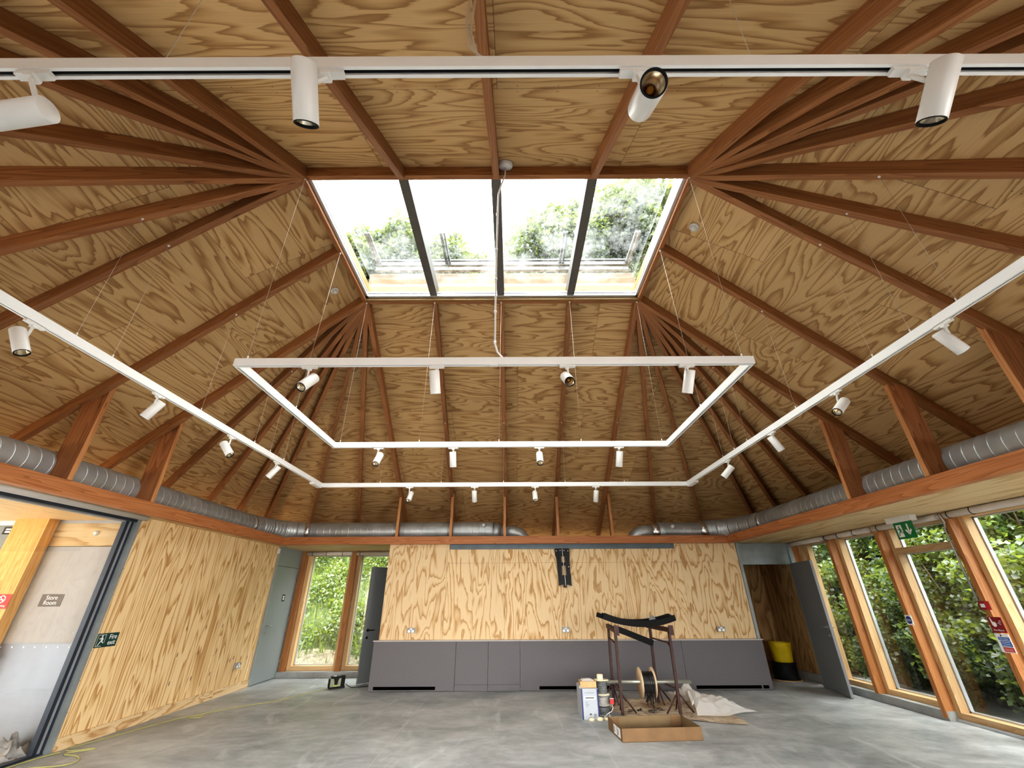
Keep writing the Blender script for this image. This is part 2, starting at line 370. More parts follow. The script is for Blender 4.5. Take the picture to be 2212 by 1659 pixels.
ORG = {}
def tag(o, label=None, cat=None, group=None, kind=None):
    if label: o['label'] = label
    if cat: o['category'] = cat
    if group: o['group'] = group
    if kind: o['kind'] = kind
    return o
def thing(name, label, cat, loc, group=None, kind=None):
    o = bpy.data.objects.new(name, None); COL.objects.link(o); o.location = loc; o.empty_display_size = 0.1
    ORG[o.name] = V(loc)
    return tag(o, label, cat, group, kind)
def part(name, mb, m, parent, label=None, bevel=0.0):
    org = ORG[parent.name]
    o = bpy.data.objects.new(name, mb.mesh(name, org)); COL.objects.link(o); o.parent = parent
    o.data.materials.append(M[m] if isinstance(m, str) else m)
    ORG[o.name] = org
    if label: o['label'] = label
    if bevel: bev(o, bevel)
    return o
def bev(o, w, seg=2):
    b = o.modifiers.new('edge', 'BEVEL'); b.width = w; b.segments = seg; b.limit_method = 'ANGLE'; b.angle_limit = 0.6
def solid(name, mb, m, label=None, cat=None, group=None, kind=None, bevel=0.0):
    """a thing (or piece of the setting) that is one mesh"""
    a = np.array(mb.v); lo, hi = a.min(0), a.max(0)
    org = V(((lo[0] + hi[0]) / 2, (lo[1] + hi[1]) / 2, lo[2]))
    o = bpy.data.objects.new(name, mb.mesh(name, org)); COL.objects.link(o); o.location = org
    o.data.materials.append(M[m] if isinstance(m, str) else m); ORG[o.name] = org
    if bevel: bev(o, bevel)
    return tag(o, label, cat, group, kind)
def struct(name, mb, m, label=None, cat=None, bevel=0.0):
    return solid(name, mb, m, label, cat, None, 'structure', bevel)
def text(body, size, loc, rot, m, parent, name='lettering', align='CENTER', spacing=1.0):
    cu = bpy.data.curves.new(name, 'FONT'); cu.body = body; cu.size = size; cu.align_x = align; cu.align_y = 'CENTER'; cu.extrude = 0.0006
    cu.space_line = 0.85; cu.space_character = spacing
    tmp = bpy.data.objects.new(name, cu); COL.objects.link(tmp)
    me = bpy.data.meshes.new_from_object(tmp.evaluated_get(bpy.context.evaluated_depsgraph_get()))
    bpy.data.objects.remove(tmp); bpy.data.curves.remove(cu)
    o = bpy.data.objects.new(name, me); COL.objects.link(o); o.parent = parent
    o.location = V(loc) - ORG[parent.name]; o.rotation_euler = rot; me.materials.clear(); me.materials.append(M[m]); ORG[o.name] = V(loc)
    return o
RX = (PI / 2, 0, PI / 2)      # faces +x
RNX = (PI / 2, 0, -PI / 2)    # faces -x
RNY = (PI / 2, 0, 0)          # faces -y
def flat_poly(mb, pts, place, t=0.001):
    """a thin raised shape: pts in sign coordinates, place(u, v, depth) -> world"""
    a = [place(u, v, t) for u, v in pts]
    n = (V(a[1]) - V(a[0])).cross(V(a[2]) - V(a[1])); out = V(place(0, 0, 1)) - V(place(0, 0, 0))
    if n.dot(out) < 0: a.reverse()
    mb.face(a)
def circle(cx, cy, r, n=20): return [(cx + r * math.cos(2 * PI * k / n), cy + r * math.sin(2 * PI * k / n)) for k in range(n)]
def bar2(a, b, w):
    a, b = V((*a, 0)), V((*b, 0)); d = (b - a).normalized(); n = V((-d.y, d.x, 0)) * w / 2
    return [tuple((p)[:2]) for p in (a - n, b - n, b + n, a + n)]
def running_man(mb, place, cx, cy, s, t=0.0012):
    """pictogram figure running towards -u, height about 1*s"""
    P = lambda x, y: (cx + x * s, cy + y * s)
    flat_poly(mb, circle(*P(0.02, 0.40), 0.085 * s), place, t)
    for a, b, w in (((0.02, 0.30), (0.06, -0.02), 0.17), ((-0.02, 0.26), (-0.20, 0.12), 0.07), ((-0.20, 0.12), (-0.26, 0.22), 0.06), ((0.05, 0.25), (0.22, 0.10), 0.07), ((0.22, 0.10), (0.16, -0.02), 0.06),
                    ((0.04, 0.0), (-0.12, -0.20), 0.10), ((-0.12, -0.20), (-0.26, -0.46), 0.08), ((0.07, 0.0), (0.20, -0.18), 0.10), ((0.20, -0.18), (0.34, -0.24), 0.08)):
        flat_poly(mb, bar2(P(*a), P(*b), w * s), place, t)
def rect(x0, x1, y0, y1): return [(x0, y0), (x1, y0), (x1, y1), (x0, y1)]

# ---------------------------------------------------------------- camera
F_PX, PITCH, ROLL, EYE = 894.6, math.radians(27.26), 0.0045, 1.5
cam = bpy.data.cameras.new('camera'); camo = bpy.data.objects.new('camera', cam); COL.objects.link(camo)
cam.sensor_fit = 'HORIZONTAL'; cam.sensor_width = 36.0; cam.lens = F_PX / 2212 * 36.0; cam.clip_start = 0.05; cam.clip_end = 300
fw = V((0, math.cos(PITCH), math.sin(PITCH))); upv = V((0, -math.sin(PITCH), math.cos(PITCH))); rt = V((1, 0, 0))
r2 = rt * math.cos(ROLL) - upv * math.sin(ROLL); u2 = rt * math.sin(ROLL) + upv * math.cos(ROLL)
mw = Matrix((r2, u2, -fw)).transposed().to_4x4(); mw.translation = (0, 0, EYE)
camo.matrix_world = mw
scene.camera = camo

# ================================================================ THE ROOM SHELL
ZS, ZE = 5.25, 3.15                       # underside of the rafters at the rooflight and at the eaves
AX0, AX1, AY0, AY1 = -2.07, 1.79, 2.77, 4.71
EX0, EX1, EY0, EY1 = -5.62, 5.50, -1.19, 9.85
RD = 0.14                                 # rafter depth below the plywood
UP = 0.155
struct('floor', MB().box(-8, 8, -4, 12, -0.12, 0.0), 'concrete', 'smooth grey power-floated concrete floor', 'floor')

def roof_plane(mb, a, b, ea, eb, k=1.27):
    """plywood slope between apex edge a-b and eave edge ea-eb (extended beyond the eave)"""
    a, b, ea, eb = [V(p) + V((0, 0, UP)) for p in (a, b, ea, eb)]
    e0, e1 = a + (ea - a) * k, b + (eb - b) * k
    g = (b - a).normalized(); nrm = g.cross(e0 - a).normalized(); s = nrm.cross(g)
    if s.dot(e0 - a) < 0: s = -s
    uv = lambda p: (p.dot(g) + 20.3, (p - a).dot(s) + 0.02)
    q = [a, b, e1, e0]
    if nrm.z < 0: nrm = -nrm
    mb.face(q, [uv(p) for p in q])
    top = [p + V((0, 0, 0.09)) for p in q][::-1]
    mb.face(top, [uv(p) for p in top])
    return mb
cb = MB()
P = {'BL': (AX0, AY1, ZS), 'BR': (AX1, AY1, ZS), 'FL': (AX0, AY0, ZS), 'FR': (AX1, AY0, ZS)}
Q = {'BL': (EX0, EY1, ZE), 'BR': (EX1, EY1, ZE), 'FL': (EX0, EY0, ZE), 'FR': (EX1, EY0, ZE)}
for i, j in (('BL', 'BR'), ('BR', 'FR'), ('FR', 'FL'), ('FL', 'BL')):
    roof_plane(cb, P[i], P[j], Q[i], Q[j])
struct('ceiling', cb, 'ply_roof', 'hipped ceiling lined with swirling-grained plywood sheets', 'ceiling')

# ---- rafters, each a thing of its own
def rafter(a, b, label, group, w=0.062):
    a, b = V(a), V(b); e = a + (b - a) * 1.2
    d = (e - a); sd = d.cross(V((0, 0, 1))).normalized(); n = sd.cross(d).normalized()
    a = a + d.normalized() * 0.02
    return solid('roof_rafter', MB().beam(a, e, w, RD, n), 'rafter', label, 'rafter', group, bevel=0.003)
ORD = ['first', 'second', 'third', 'fourth', 'fifth', 'sixth', 'seventh', 'eighth', 'ninth']
ax5 = [AX0, -1.10, -0.15, 0.83, AX1]
GR = 'timber roof rafters'
for k, (x, xe) in enumerate(zip(ax5, [-2.49, -1.36, -0.15, 0.98, 2.06])):
    rafter((x, AY1, ZS), (xe, EY1, ZE), f'brown timber rafter above the far plywood wall, {ORD[k]} of five counted from the left', GR)
for k, (x, xe) in enumerate(zip(ax5, [-2.85, -1.53, -0.20, 1.06, 2.45])):
    rafter((x, AY0, ZS), (xe, EY0, ZE), f'brown timber rafter overhead on the near slope, {ORD[k]} of five counted from the left', GR)
rafter((AX0, 3.76, ZS), (EX0, 4.52, ZE), 'brown timber rafter from the middle of the rooflight down to the glazed-partition side', GR)
rafter((AX1, 3.74, ZS), (EX1, 4.66, ZE), 'brown timber rafter from the middle of the rooflight down to the window side', GR)
bl = [(EX0, 5.68), (EX0, 6.78), (EX0, 7.87), (EX0, 8.82), (EX0, EY1), (-4.60, EY1), (-3.54, EY1)]
br = [(EX1, 5.82), (EX1, 6.86), (EX1, 7.89), (EX1, 8.90), (EX1, EY1), (4.30, EY1), (3.26, EY1)]
fl = [(EX0, 3.23), (EX0, 2.31), (EX0, 1.25), (EX0, 0.30), (EX0, EY0), (-4.20, EY0)]
fr = [(EX1, 3.41), (EX1, 2.30), (EX1, 1.19), (EX1, -0.14), (EX1, EY0), (4.75, EY0), (3.57, EY0)]
for pts, ap, nm in ((bl, 'BL', 'far left'), (br, 'BR', 'far right'), (fl, 'FL', 'near left'), (fr, 'FR', 'near right')):
    for k, (x, y) in enumerate(pts):
        rafter(P[ap], (x, y, ZE), f'slanting timber rafter, {ORD[k]} from the side wall in the {nm} corner fan', GR)

# ---- ring beams under the roof
struct('beam_left', MB().box(-4.89, -4.77, 1.0, 9.26, 2.49, 2.64), 'beam', 'orange timber edge beam over the sliding glass partition', 'beam', 0.004)
struct('beam_right', MB().box(4.47, 4.59, 1.0, 9.26, 2.49, 2.64), 'beam', 'orange timber edge beam on the window side', 'beam', 0.004)
struct('beam_back', MB().box(-4.77, 4.47, 9.14, 9.26, 2.49, 2.64), 'beam', 'orange timber edge beam above the far plywood wall', 'beam', 0.004)
# shelf boards behind the beams that carry the ducts
struct('ceiling_left', MB().box(-6.9, -4.89, 1.0, 11.0, 2.50, 2.53, 1), 'ply_soffit', 'pale plywood soffit beyond the left beam', 'ceiling')
struct('ceiling_right', MB().box(4.59, 6.25, 1.0, 11.3, 2.50, 2.53, 1), 'ply_soffit', 'pale plywood soffit over the window side', 'ceiling')
struct('ceiling_back', MB().box(-4.89, 4.59, 9.26, 11.3, 2.50, 2.53, 0), 'ply_soffit', 'pale plywood soffit behind the far beam', 'ceiling')

# ---- slanting struts between beam and rafter
def strut(p, along, half, depth, ztop, label, group):
    """upright board standing on the beam: face towards the room at p, running 'depth' outwards, top cut to the rafter slope"""
    p, a = V(p), V(along)
    n = V((-a.y, a.x, 0))
    slope = -0.5
    o = p + n * half
    q = [o, o + a * depth, o + a * depth + V((0, 0, ztop - p.z + 0.10 + slope * depth)), o + V((0, 0, ztop - p.z + 0.10))]
    t = solid('roof_strut', MB().prism(q, -n * 2 * half, (0, 0, 1)), 'strut', label, 'strut', group, bevel=0.003)
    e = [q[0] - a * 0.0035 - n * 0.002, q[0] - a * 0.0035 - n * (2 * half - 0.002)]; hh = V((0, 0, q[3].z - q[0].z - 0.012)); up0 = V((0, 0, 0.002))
    part('lit_edge_strip', MB().prism([e[0] + up0, e[1] + up0, e[1] + hh, e[0] + hh], a * 0.003, (0, 0, 1)), 'edge', t, 'orange front edge with window light painted in')  # thin strip added so the front edge looks lit
    return t
for k, x in enumerate([-2.43, -1.30, -0.17, 0.955, 2.09]):
    strut((x, 9.135, 2.64), (0, 1, 0), 0.028, 0.13, 3.44, f'upright timber strut on the far beam, {ORD[k]} of five from the left', 'struts on the far beam')
for y, w in ((4.42, 'nearer to the camera'), (5.57, 'farther from the camera')):
    strut((-4.765, y, 2.64), (-1, 0, 0), 0.03, 0.24, 3.70, f'broad timber strut on the beam over the glass partition, the one {w}', 'struts on the partition beam')
for y, w in ((3.27, 'cut off by the picture edge'), (4.42, 'in the middle of three'), (5.58, 'nearest the far wall')):
    strut((4.465, y, 2.64), (1, 0, 0), 0.03, 0.24, 3.70, f'broad timber strut on the window-side beam, {w}', 'struts on the window-side beam')

# ---- rooflight
sk = thing('skylight', 'large four-pane rooflight in the middle of the hipped ceiling', 'skylight', (-0.14, 3.74, 5.25), kind='structure')
tm = MB()
tm.box(AX0 - 0.045, AX1 + 0.045, AY0 - 0.05, AY0, ZS, ZS + 0.17); tm.box(AX0 - 0.045, AX1 + 0.045, AY1, AY1 + 0.05, ZS, ZS + 0.17)
tm.box(AX0 - 0.05, AX0, AY0, AY1, ZS, ZS + 0.17); tm.box(AX1, AX1 + 0.05, AY0, AY1, ZS, ZS + 0.17)
part('trimmer_frame', tm, 'rafter', sk)
lm = MB()
lm.box(AX0 - 0.05, AX1 + 0.05, AY1 - 0.001, AY1 + 0.04, ZS + 0.17, ZS + 0.30); lm.box(AX0 - 0.05, AX1 + 0.05, AY0 - 0.04, AY0 + 0.001, ZS + 0.17, ZS + 0.30)
lm.box(AX0 - 0.04, AX0, AY0, AY1, ZS + 0.17, ZS + 0.30); lm.box(AX1, AX1 + 0.04, AY0, AY1, ZS + 0.17, ZS + 0.30)
lm.box(AX0, AX1, AY1 - 0.03, AY1, ZS + 0.012, ZS + 0.30)
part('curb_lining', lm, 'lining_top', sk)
fm = MB()
for x0, x1, y0, y1 in ((AX0, AX1, AY1 - 0.07, AY1 - 0.03), (AX0, AX0 + 0.035, AY0, AY1), (AX1 - 0.035, AX1, AY0, AY1)):
    fm.box(x0, x1, y0, y1, ZS + 0.05, ZS + 0.085); fm.box(x0, x1, y0, y1, ZS + 0.10, ZS + 0.125)
part('glazing_frame', fm, 'alu', sk, bevel=0.003)
om = MB().box(AX0 - 0.05, AX1 + 0.05, AY1 + 0.06, AY1 + 0.09, ZS + 0.32, ZS + 0.58)  # added board standing in for the curb's reflection in the glass
part('kerb_mirror_image', om, M.setdefault('kerb_image', plain('mirrored kerb tone', (0.075, 0.045, 0.02), 0.8)), sk)
om = MB()  # added bars standing in for the frame's mirror image in the glass
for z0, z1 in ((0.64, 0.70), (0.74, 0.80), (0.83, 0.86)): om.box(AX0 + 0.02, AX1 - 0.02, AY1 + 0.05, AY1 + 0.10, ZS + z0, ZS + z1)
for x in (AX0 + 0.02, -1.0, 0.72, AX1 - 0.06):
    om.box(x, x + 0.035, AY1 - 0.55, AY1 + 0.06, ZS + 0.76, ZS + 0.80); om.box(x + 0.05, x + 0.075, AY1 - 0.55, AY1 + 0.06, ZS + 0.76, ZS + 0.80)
part('sash_mirror_image', om, M.setdefault('sash_image', plain('mirrored sash tone', (0.055, 0.057, 0.057), 0.6)), sk)
for x in (-1.105, -0.155, 0.835):
    part('glazing_bar', MB().box(x - 0.05, x + 0.05, AY0 - 0.02, AY1 - 0.03, ZS + 0.06, ZS + 0.24), 'mullion', sk, bevel=0.004)
xs = [AX0 + 0.03, -1.105, -0.155, 0.835, AX1 - 0.03]
for a, b in zip(xs, xs[1:]):
    part('pane', MB().box(a + 0.045, b - 0.045, AY0, AY1 - 0.031, ZS + 0.255, ZS + 0.261), 'glass_roof', sk)

# ---- left side: plywood wall, skirting, sliding partition, grey door
def world_uv(o, fn):
    me = o.data; d = me.uv_layers[0].data; L = V(o.location)
    for lp in me.loops: d[lp.index].uv = fn(me.vertices[lp.vertex_index].co + L)
lw = MB().box(-5.20, -5.08, 5.89, 9.64, 0.0, 2.50, 2); wl = struct('wall_left', lw, 'ply_left', 'plywood wall with long vertical grain beside the glass partition', 'wall')
world_uv(wl, lambda p: (p.z + 0.1, p.y + p.x + 0.43))
for y, z in ((7.468, 1.087), (7.93, 1.081), (8.37, 1.075), (7.433, 0.745), (7.906, 0.728), (8.38, 0.713), (7.445, 0.388), (7.909, 0.383), (8.367, 0.381), (8.858, 0.513), (8.953, 0.545), (9.40, 0.50)):
    part('knot_hole', MB().prism([(-5.0795, y - 0.009, z), (-5.0795, y - 0.002, z + 0.034), (-5.0795, y + 0.008, z + 0.028), (-5.0795, y + 0.006, z - 0.022), (-5.0795, y - 0.003, z - 0.034)], (0.0006, 0, 0)), 'knot', wl)
struct('baseboard_left', MB().box(-5.08, -5.062, 5.89, 9.64, 0.0, 0.125, 1), 'ply_wall', 'plain plywood skirting along the left wall', 'baseboard')
d1 = thing('door_1', 'closed grey flush door in the far left corner beside the window', 'door', (-5.06, 10.17, 0), kind='structure')
part('door_leaf', MB().box(-5.12, -5.05, 9.68, 10.66, 0.012, 2.12), 'greydoor', d1)
part('over_panel', MB().box(-5.12, -5.05, 9.68, 10.72, 2.128, 2.50), 'greydoor', d1)
fj = MB().box(-5.12, -5.045, 9.64, 9.68, 0, 2.50).box(-5.12, -5.055, 10.66, 10.72, 0, 2.128); part('door_frame', fj, 'frame_grey', d1)
for i in (0.25, 1.05, 1.9): part('hinge', MB().cyl((-5.04, 10.665, i), (-5.04, 10.665, i + 0.1), 0.008, seg=8), 'steel', d1)
def lever(parent, p, out, along, mname='steel'):
    """lever handle: rose, neck, grip; escutcheon below"""
    p, o, a = V(p), V(out), V(along)
    h = MB().cyl(p, p + o * 0.012, 0.026).tube([p + o * 0.01, p + o * 0.055], 0.009).tube([p + o * 0.052 - a * 0.006, p + o * 0.055 + a * 0.06, p + o * 0.052 + a * 0.125], [0.010, 0.010, 0.009])
    hd = part('lever_handle', h, mname, parent)
    q = p + V((0, 0, -0.13)); k = MB().cyl(q, q + o * 0.010, 0.024).cyl(q + o * 0.01, q + o * 0.03, 0.008)
    part('thumb_turn', k, mname, parent)
lever(d1, (-5.05, 9.80, 1.0), (1, 0, 0), (0, 1, 0))
sg = MB().box(-5.05, -5.047, 10.18, 10.30, 1.44, 1.58); sgo = part('door_sign', sg, 'signblack', d1, 'small black door sign with two white blocks of text')
tx = MB(); pl = lambda u, v, t: (-5.0468 + t, 10.24 + u, 1.51 + v)
for r in (rect(-0.03, 0.03, 0.008, 0.035), rect(-0.03, 0.03, -0.035, -0.008)): flat_poly(tx, r, pl)
part('lettering', tx, 'signwhite', sgo)

pd = thing('door_2', 'sliding glass partition with dark slim frames at the left edge', 'glass door', (-5.15, 4.5, 0), kind='structure')
part('pane', MB().box(-5.168, -5.158, 2.0, 5.735, 0.04, 2.44), 'glass_door', pd)
part('head_track', MB().box(-5.26, -5.09, 1.0, 5.86, 2.425, 2.475), 'navy', pd)
part('head_track_seal', MB().box(-5.15, -5.14, 1.0, 5.74, 2.412, 2.425).box(-5.18, -5.17, 1.0, 5.74, 2.412, 2.425), 'alu', pd)
part('stile', MB().box(-5.185, -5.125, 5.715, 5.76, 0.02, 2.425), 'navy', pd)
part('stile', MB().box(-5.20, -5.13, 5.765, 5.80, 0.02, 2.425), 'kick', pd, 'pale grey meeting stile')
part('stile', MB().box(-5.20, -5.125, 5.805, 5.83, 0.02, 2.425), 'navy', pd)
part('door_jamb', MB().box(-5.22, -5.075, 5.835, 5.89, 0.0, 2.49), 'frame_grey', pd)
part('floor_track', MB().box(-5.20, -5.12, 1.0, 5.83, 0.001, 0.02), 'navy', pd)

# ---- corridor seen through the partition
struct('wall_corridor', MB().box(-9.0, -6.46, 5.97, 6.15, 0, 2.5).box(-6.46, -5.20, 5.985, 6.15, 2.43, 2.5), 'whitewall', 'white end wall of the corridor behind the glass', 'wall')
struct('wall_corridor_side', MB().box(-9.1, -8.95, 1.0, 6.1, 0, 2.5), 'whitewall', 'white side wall of the corridor', 'wall')
cp = struct('ceiling_corridor', MB().box(-9.0, -5.26, 1.0, 5.97, 2.47, 2.495, 1), 'lining', 'warm lit timber ceiling of the corridor', 'ceiling')
d4 = thing('door_3', 'pale store room door seen through the glass partition', 'door', (-5.85, 5.96, 0), kind='structure')
part('door_leaf', MB().box(-6.36, -5.30, 5.95, 5.99, 0.01, 2.13), 'paledoor', d4)
part('over_panel', MB().box(-6.36, -5.27, 5.95, 5.99, 2.137, 2.43), 'ply_soffit', d4)
part('door_frame', MB().box(-6.42, -6.36, 5.94, 5.99, 0, 2.45).box(-5.30, -5.22, 5.94, 5.99, 0, 2.45).box(-6.42, -5.22, 5.94, 5.99, 2.43, 2.47), 'paledoor', d4)
part('kick_plate', MB().box(-6.34, -5.32, 5.946, 5.95, 0.02, 1.02), 'kick', d4)
sc = MB()
for k in range(7): sc.cyl((-6.25 + k * 0.14, 5.946, 0.985), (-6.25 + k * 0.14, 5.943, 0.985), 0.010, seg=10)
part('screw_head', sc, 'signwhite', d4)
lever(d4, (-6.27, 5.946, 0.90), (0, -1, 0), (1, 0, 0))
ss = part('door_sign', MB().box(-6.03, -5.75, 5.945, 5.95, 1.42, 1.56), 'signbrown', d4, 'brown sign reading Store Room')
text('Store\nRoom', 0.068, (-5.89, 5.9435, 1.49), RNY, 'signwhite', ss)
part('smoke_head', MB().lathe((-5.68, 5.95, 2.30), (0, -1, 0), [(0, 0.03), (0.02, 0.03), (0.035, 0.018)]), 'white', d4)
struct('column_corridor', MB().box(-6.50, -6.245, 5.79, 5.93, 0, 2.47, 2).box(-6.71, -6.505, 5.805, 5.93, 0, 2.47, 2), 'oak', 'warm orange timber post beside the store room door', 'post', 0.003)
ns = thing('no_smoking_sign', 'red no smoking sign on the orange timber post behind the glass', 'sign', (-6.345, 5.785, 1.40))
part('sign_plate', MB().box(-6.45, -6.242, 5.782, 5.788, 1.40, 1.56), 'signred', ns)
nm_ = MB(); pl = lambda u, v, t: (-6.345 + 0.72 * u, 5.7815 - t, 1.505 + 0.72 * v)
for k in range(24):
    a0, a1 = 2 * PI * k / 24, 2 * PI * (k + 1) / 24
    flat_poly(nm_, [(0.060 * math.cos(a0), 0.060 * math.sin(a0)), (0.060 * math.cos(a1), 0.060 * math.sin(a1)), (0.046 * math.cos(a1), 0.046 * math.sin(a1)), (0.046 * math.cos(a0), 0.046 * math.sin(a0))], pl)
flat_poly(nm_, bar2((-0.036, 0.036), (0.036, -0.036), 0.014), pl); flat_poly(nm_, bar2((-0.03, -0.008), (0.034, -0.008), 0.012), pl)
part('symbol', nm_, 'signwhite', ns)
text('No smoking', 0.030, (-6.345, 5.781, 1.433), RNY, 'signwhite', ns)
gp = thing('door_4', 'grey door at the end of the corridor, half hidden by the orange post', 'door', (-7.6, 5.93, 0), kind='structure')
part('door_leaf', MB().box(-8.2, -6.72, 5.935, 5.969, 0, 2.40), 'greydoor', gp)
part('over_panel', MB().box(-8.2, -6.72, 5.935, 5.969, 2.405, 2.468), 'whitewall', gp)
g2 = part('door_sign', MB().box(-6.955, -6.825, 5.93, 5.9345, 2.29, 2.385), 'signblack', gp)
tx = MB(); pl = lambda u, v, t: (-6.89 + u, 5.9295 - t, 2.337 + v)
for r in (rect(-0.035, 0.035, 0.006, 0.028), rect(-0.035, 0.035, -0.028, -0.006)): flat_poly(tx, r, pl)
part('lettering', tx, 'signwhite', g2)

# dust sheet heap behind the glass
def heap(cx, cy, rx, ry, h, seed):
    r = np.random.default_rng(seed); ph = r.uniform(0, 6.28, 12)
    def fn(a, b):
        x, y = (a - 0.5) * 2, (b - 0.5) * 2
        d = max(0.0, 1 - (x * x + y * y) ** 0.5)
        w = 0.5 + 0.22 * math.sin(9 * x + 4 * y + ph[0]) + 0.2 * math.sin(-6 * x + 11 * y + ph[1]) + 0.16 * math.sin(17 * x - 9 * y + ph[2]) + 0.12 * math.sin(23 * y + 14 * x + ph[3])
        return (cx + rx * x + 0.03 * math.sin(13 * y + ph[4]), cy + ry * y + 0.03 * math.sin(12 * x + ph[5]), 0.004 + h * min(1, d * 2.2) * max(0.02, w))
    return MB().grid(fn, 60, 60)
solid('dust_sheet', heap(-5.47, 5.69, 0.27, 0.24, 0.20, 5), 'dust', 'crumpled grey dust sheet heaped on the floor behind the glass', 'dust sheet')

# ---- far plywood wall (a core standing in the room) and its sides
wb = struct('wall_back', MB().box(-2.56, 4.64, 9.24, 9.60, 0, 2.495, 2), 'ply_wall', 'far wall faced with pale knotty plywood', 'wall')
world_uv(wb, lambda p: (p.z + 0.1, p.x + p.y * 0.9 - 9.24 * 0.9 + 1.35 + 12.0))
def joint(x0, x1, z0, z1): part('sheet_joint', MB().box(x0, x1, 9.2392, 9.2402, z0, z1), 'jointline', wb)
joint(-1.345, 4.30, 2.128, 2.131)
for x, zt_ in ((-1.345, 2.39), (-0.80, 2.128), (-0.17, 2.39), (0.955, 2.39), (2.20, 2.39), (2.73, 2.39), (3.45, 2.49)): joint(x - 0.0015, x + 0.0015, 0.788, zt_)
struct('wall_store', MB().box(-2.36, -2.30, 9.60, 11.2, 0, 2.5), 'greydoor', 'grey return wall behind the far plywood wall', 'wall')
d5 = thing('door_5', 'dark grey door standing ajar between the window and the far plywood wall', 'door', (-3.0, 9.8, 0), kind='structure')
a, b = V((-3.03, 9.80, 0.012)), V((-2.40, 10.50, 0.012)); dd = (b - a).normalized(); nn = V((dd.y, -dd.x, 0))
part('door_leaf', MB().obox(a, b - a, -nn * 0.044, (0, 0, 2.09), 2), 'darkdoor', d5, bevel=0.002)
lever(d5, a + dd * 0.07 + V((0, 0, 0.90)), nn, dd, 'blackgloss')
part('latch_plate', MB().obox(a - dd * 0.001 + V((0, 0, 0.80)), -dd * 0.002, -nn * 0.03, (0, 0, 0.2)), 'steel', d5)
# far right doorway
d6 = thing('door_6', 'dark grey flush door standing wide open beside the windows', 'door', (5.6, 8.85, 0), kind='structure')
a, b = V((5.535, 8.40, 0.012)), V((5.70, 9.28, 0.012)); dd = (b - a).normalized(); nn = V((-dd.y, dd.x, 0))
part('door_leaf', MB().obox(a, b - a, -nn * 0.044, (0, 0, 2.085), 2), 'darkdoor', d6, bevel=0.002)
part('door_edge', MB().obox(a - dd * 0.0005, -dd * 0.003, -nn * 0.044, (0, 0, 2.085), 2), 'kick', d6)
lever(d6, a + dd * 0.07 + V((0, 0, 1.0)), nn, dd)
lever(d6, a + dd * 0.07 + V((0, 0, 1.0)) - nn * 0.044, -nn, dd)
part('over_panel', MB().box(4.70, 5.80, 9.32, 9.37, 2.115, 2.495), 'frame_grey', d6)
part('door_frame', MB().box(4.645, 4.70, 9.22, 9.40, 0, 2.495).box(5.75, 5.83, 9.28, 9.40, 0, 2.495).box(4.70, 5.75, 9.30, 9.40, 2.085, 2.115), 'frame_grey', d6)
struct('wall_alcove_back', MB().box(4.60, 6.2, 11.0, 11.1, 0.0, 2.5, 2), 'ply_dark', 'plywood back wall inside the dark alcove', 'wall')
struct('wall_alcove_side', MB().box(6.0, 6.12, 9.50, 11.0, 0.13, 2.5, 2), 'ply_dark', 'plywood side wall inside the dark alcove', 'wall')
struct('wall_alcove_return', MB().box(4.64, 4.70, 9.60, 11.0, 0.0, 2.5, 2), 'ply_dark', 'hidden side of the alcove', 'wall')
struct('trim_1', MB().box(5.96, 6.14, 9.40, 11.0, 0, 0.13), 'kerb', 'concrete upstand inside the alcove', 'kerb')

# ---- glazed walls
struct('trim_2', MB().box(-5.05, -2.40, 10.64, 10.92, 0, 0.105), 'kerb', 'concrete upstand under the far left windows', 'kerb', 0.005)
struct('trim_3', MB().box(5.86, 6.14, 7.02, 9.40, 0, 0.105), 'kerb', 'concrete upstand under the right-hand windows', 'kerb', 0.005)
def col(name, mb, label): return struct(name, mb, 'post', label, 'post', 0.012)
col('column_1', MB().box(-5.045, -4.925, 10.70, 10.80, 0.105, 2.5, 2), 'brown timber post between the grey corner door and the window')
col('column_2', MB().box(-3.835, -3.735, 10.68, 10.80, 0.105, 2.5, 2), 'brown timber post between the two far left windows')
for k, (y, lab) in enumerate(((9.36, 'slim timber post half hidden behind the open grey door'), (8.215, 'timber window post, nearest to the open grey door'), (7.06, 'timber window post carrying the round blue sign'), (5.83, 'timber window post carrying the red fire notices'), (4.68, 'timber window post at the right picture edge'))):
    col(f'column_{k + 3}', MB().box(5.85, 5.99, y - 0.035, y + 0.035, 0.0 if y < 7 else (0.105 if y > 7.2 else 0.03), 2.5, 2), lab)
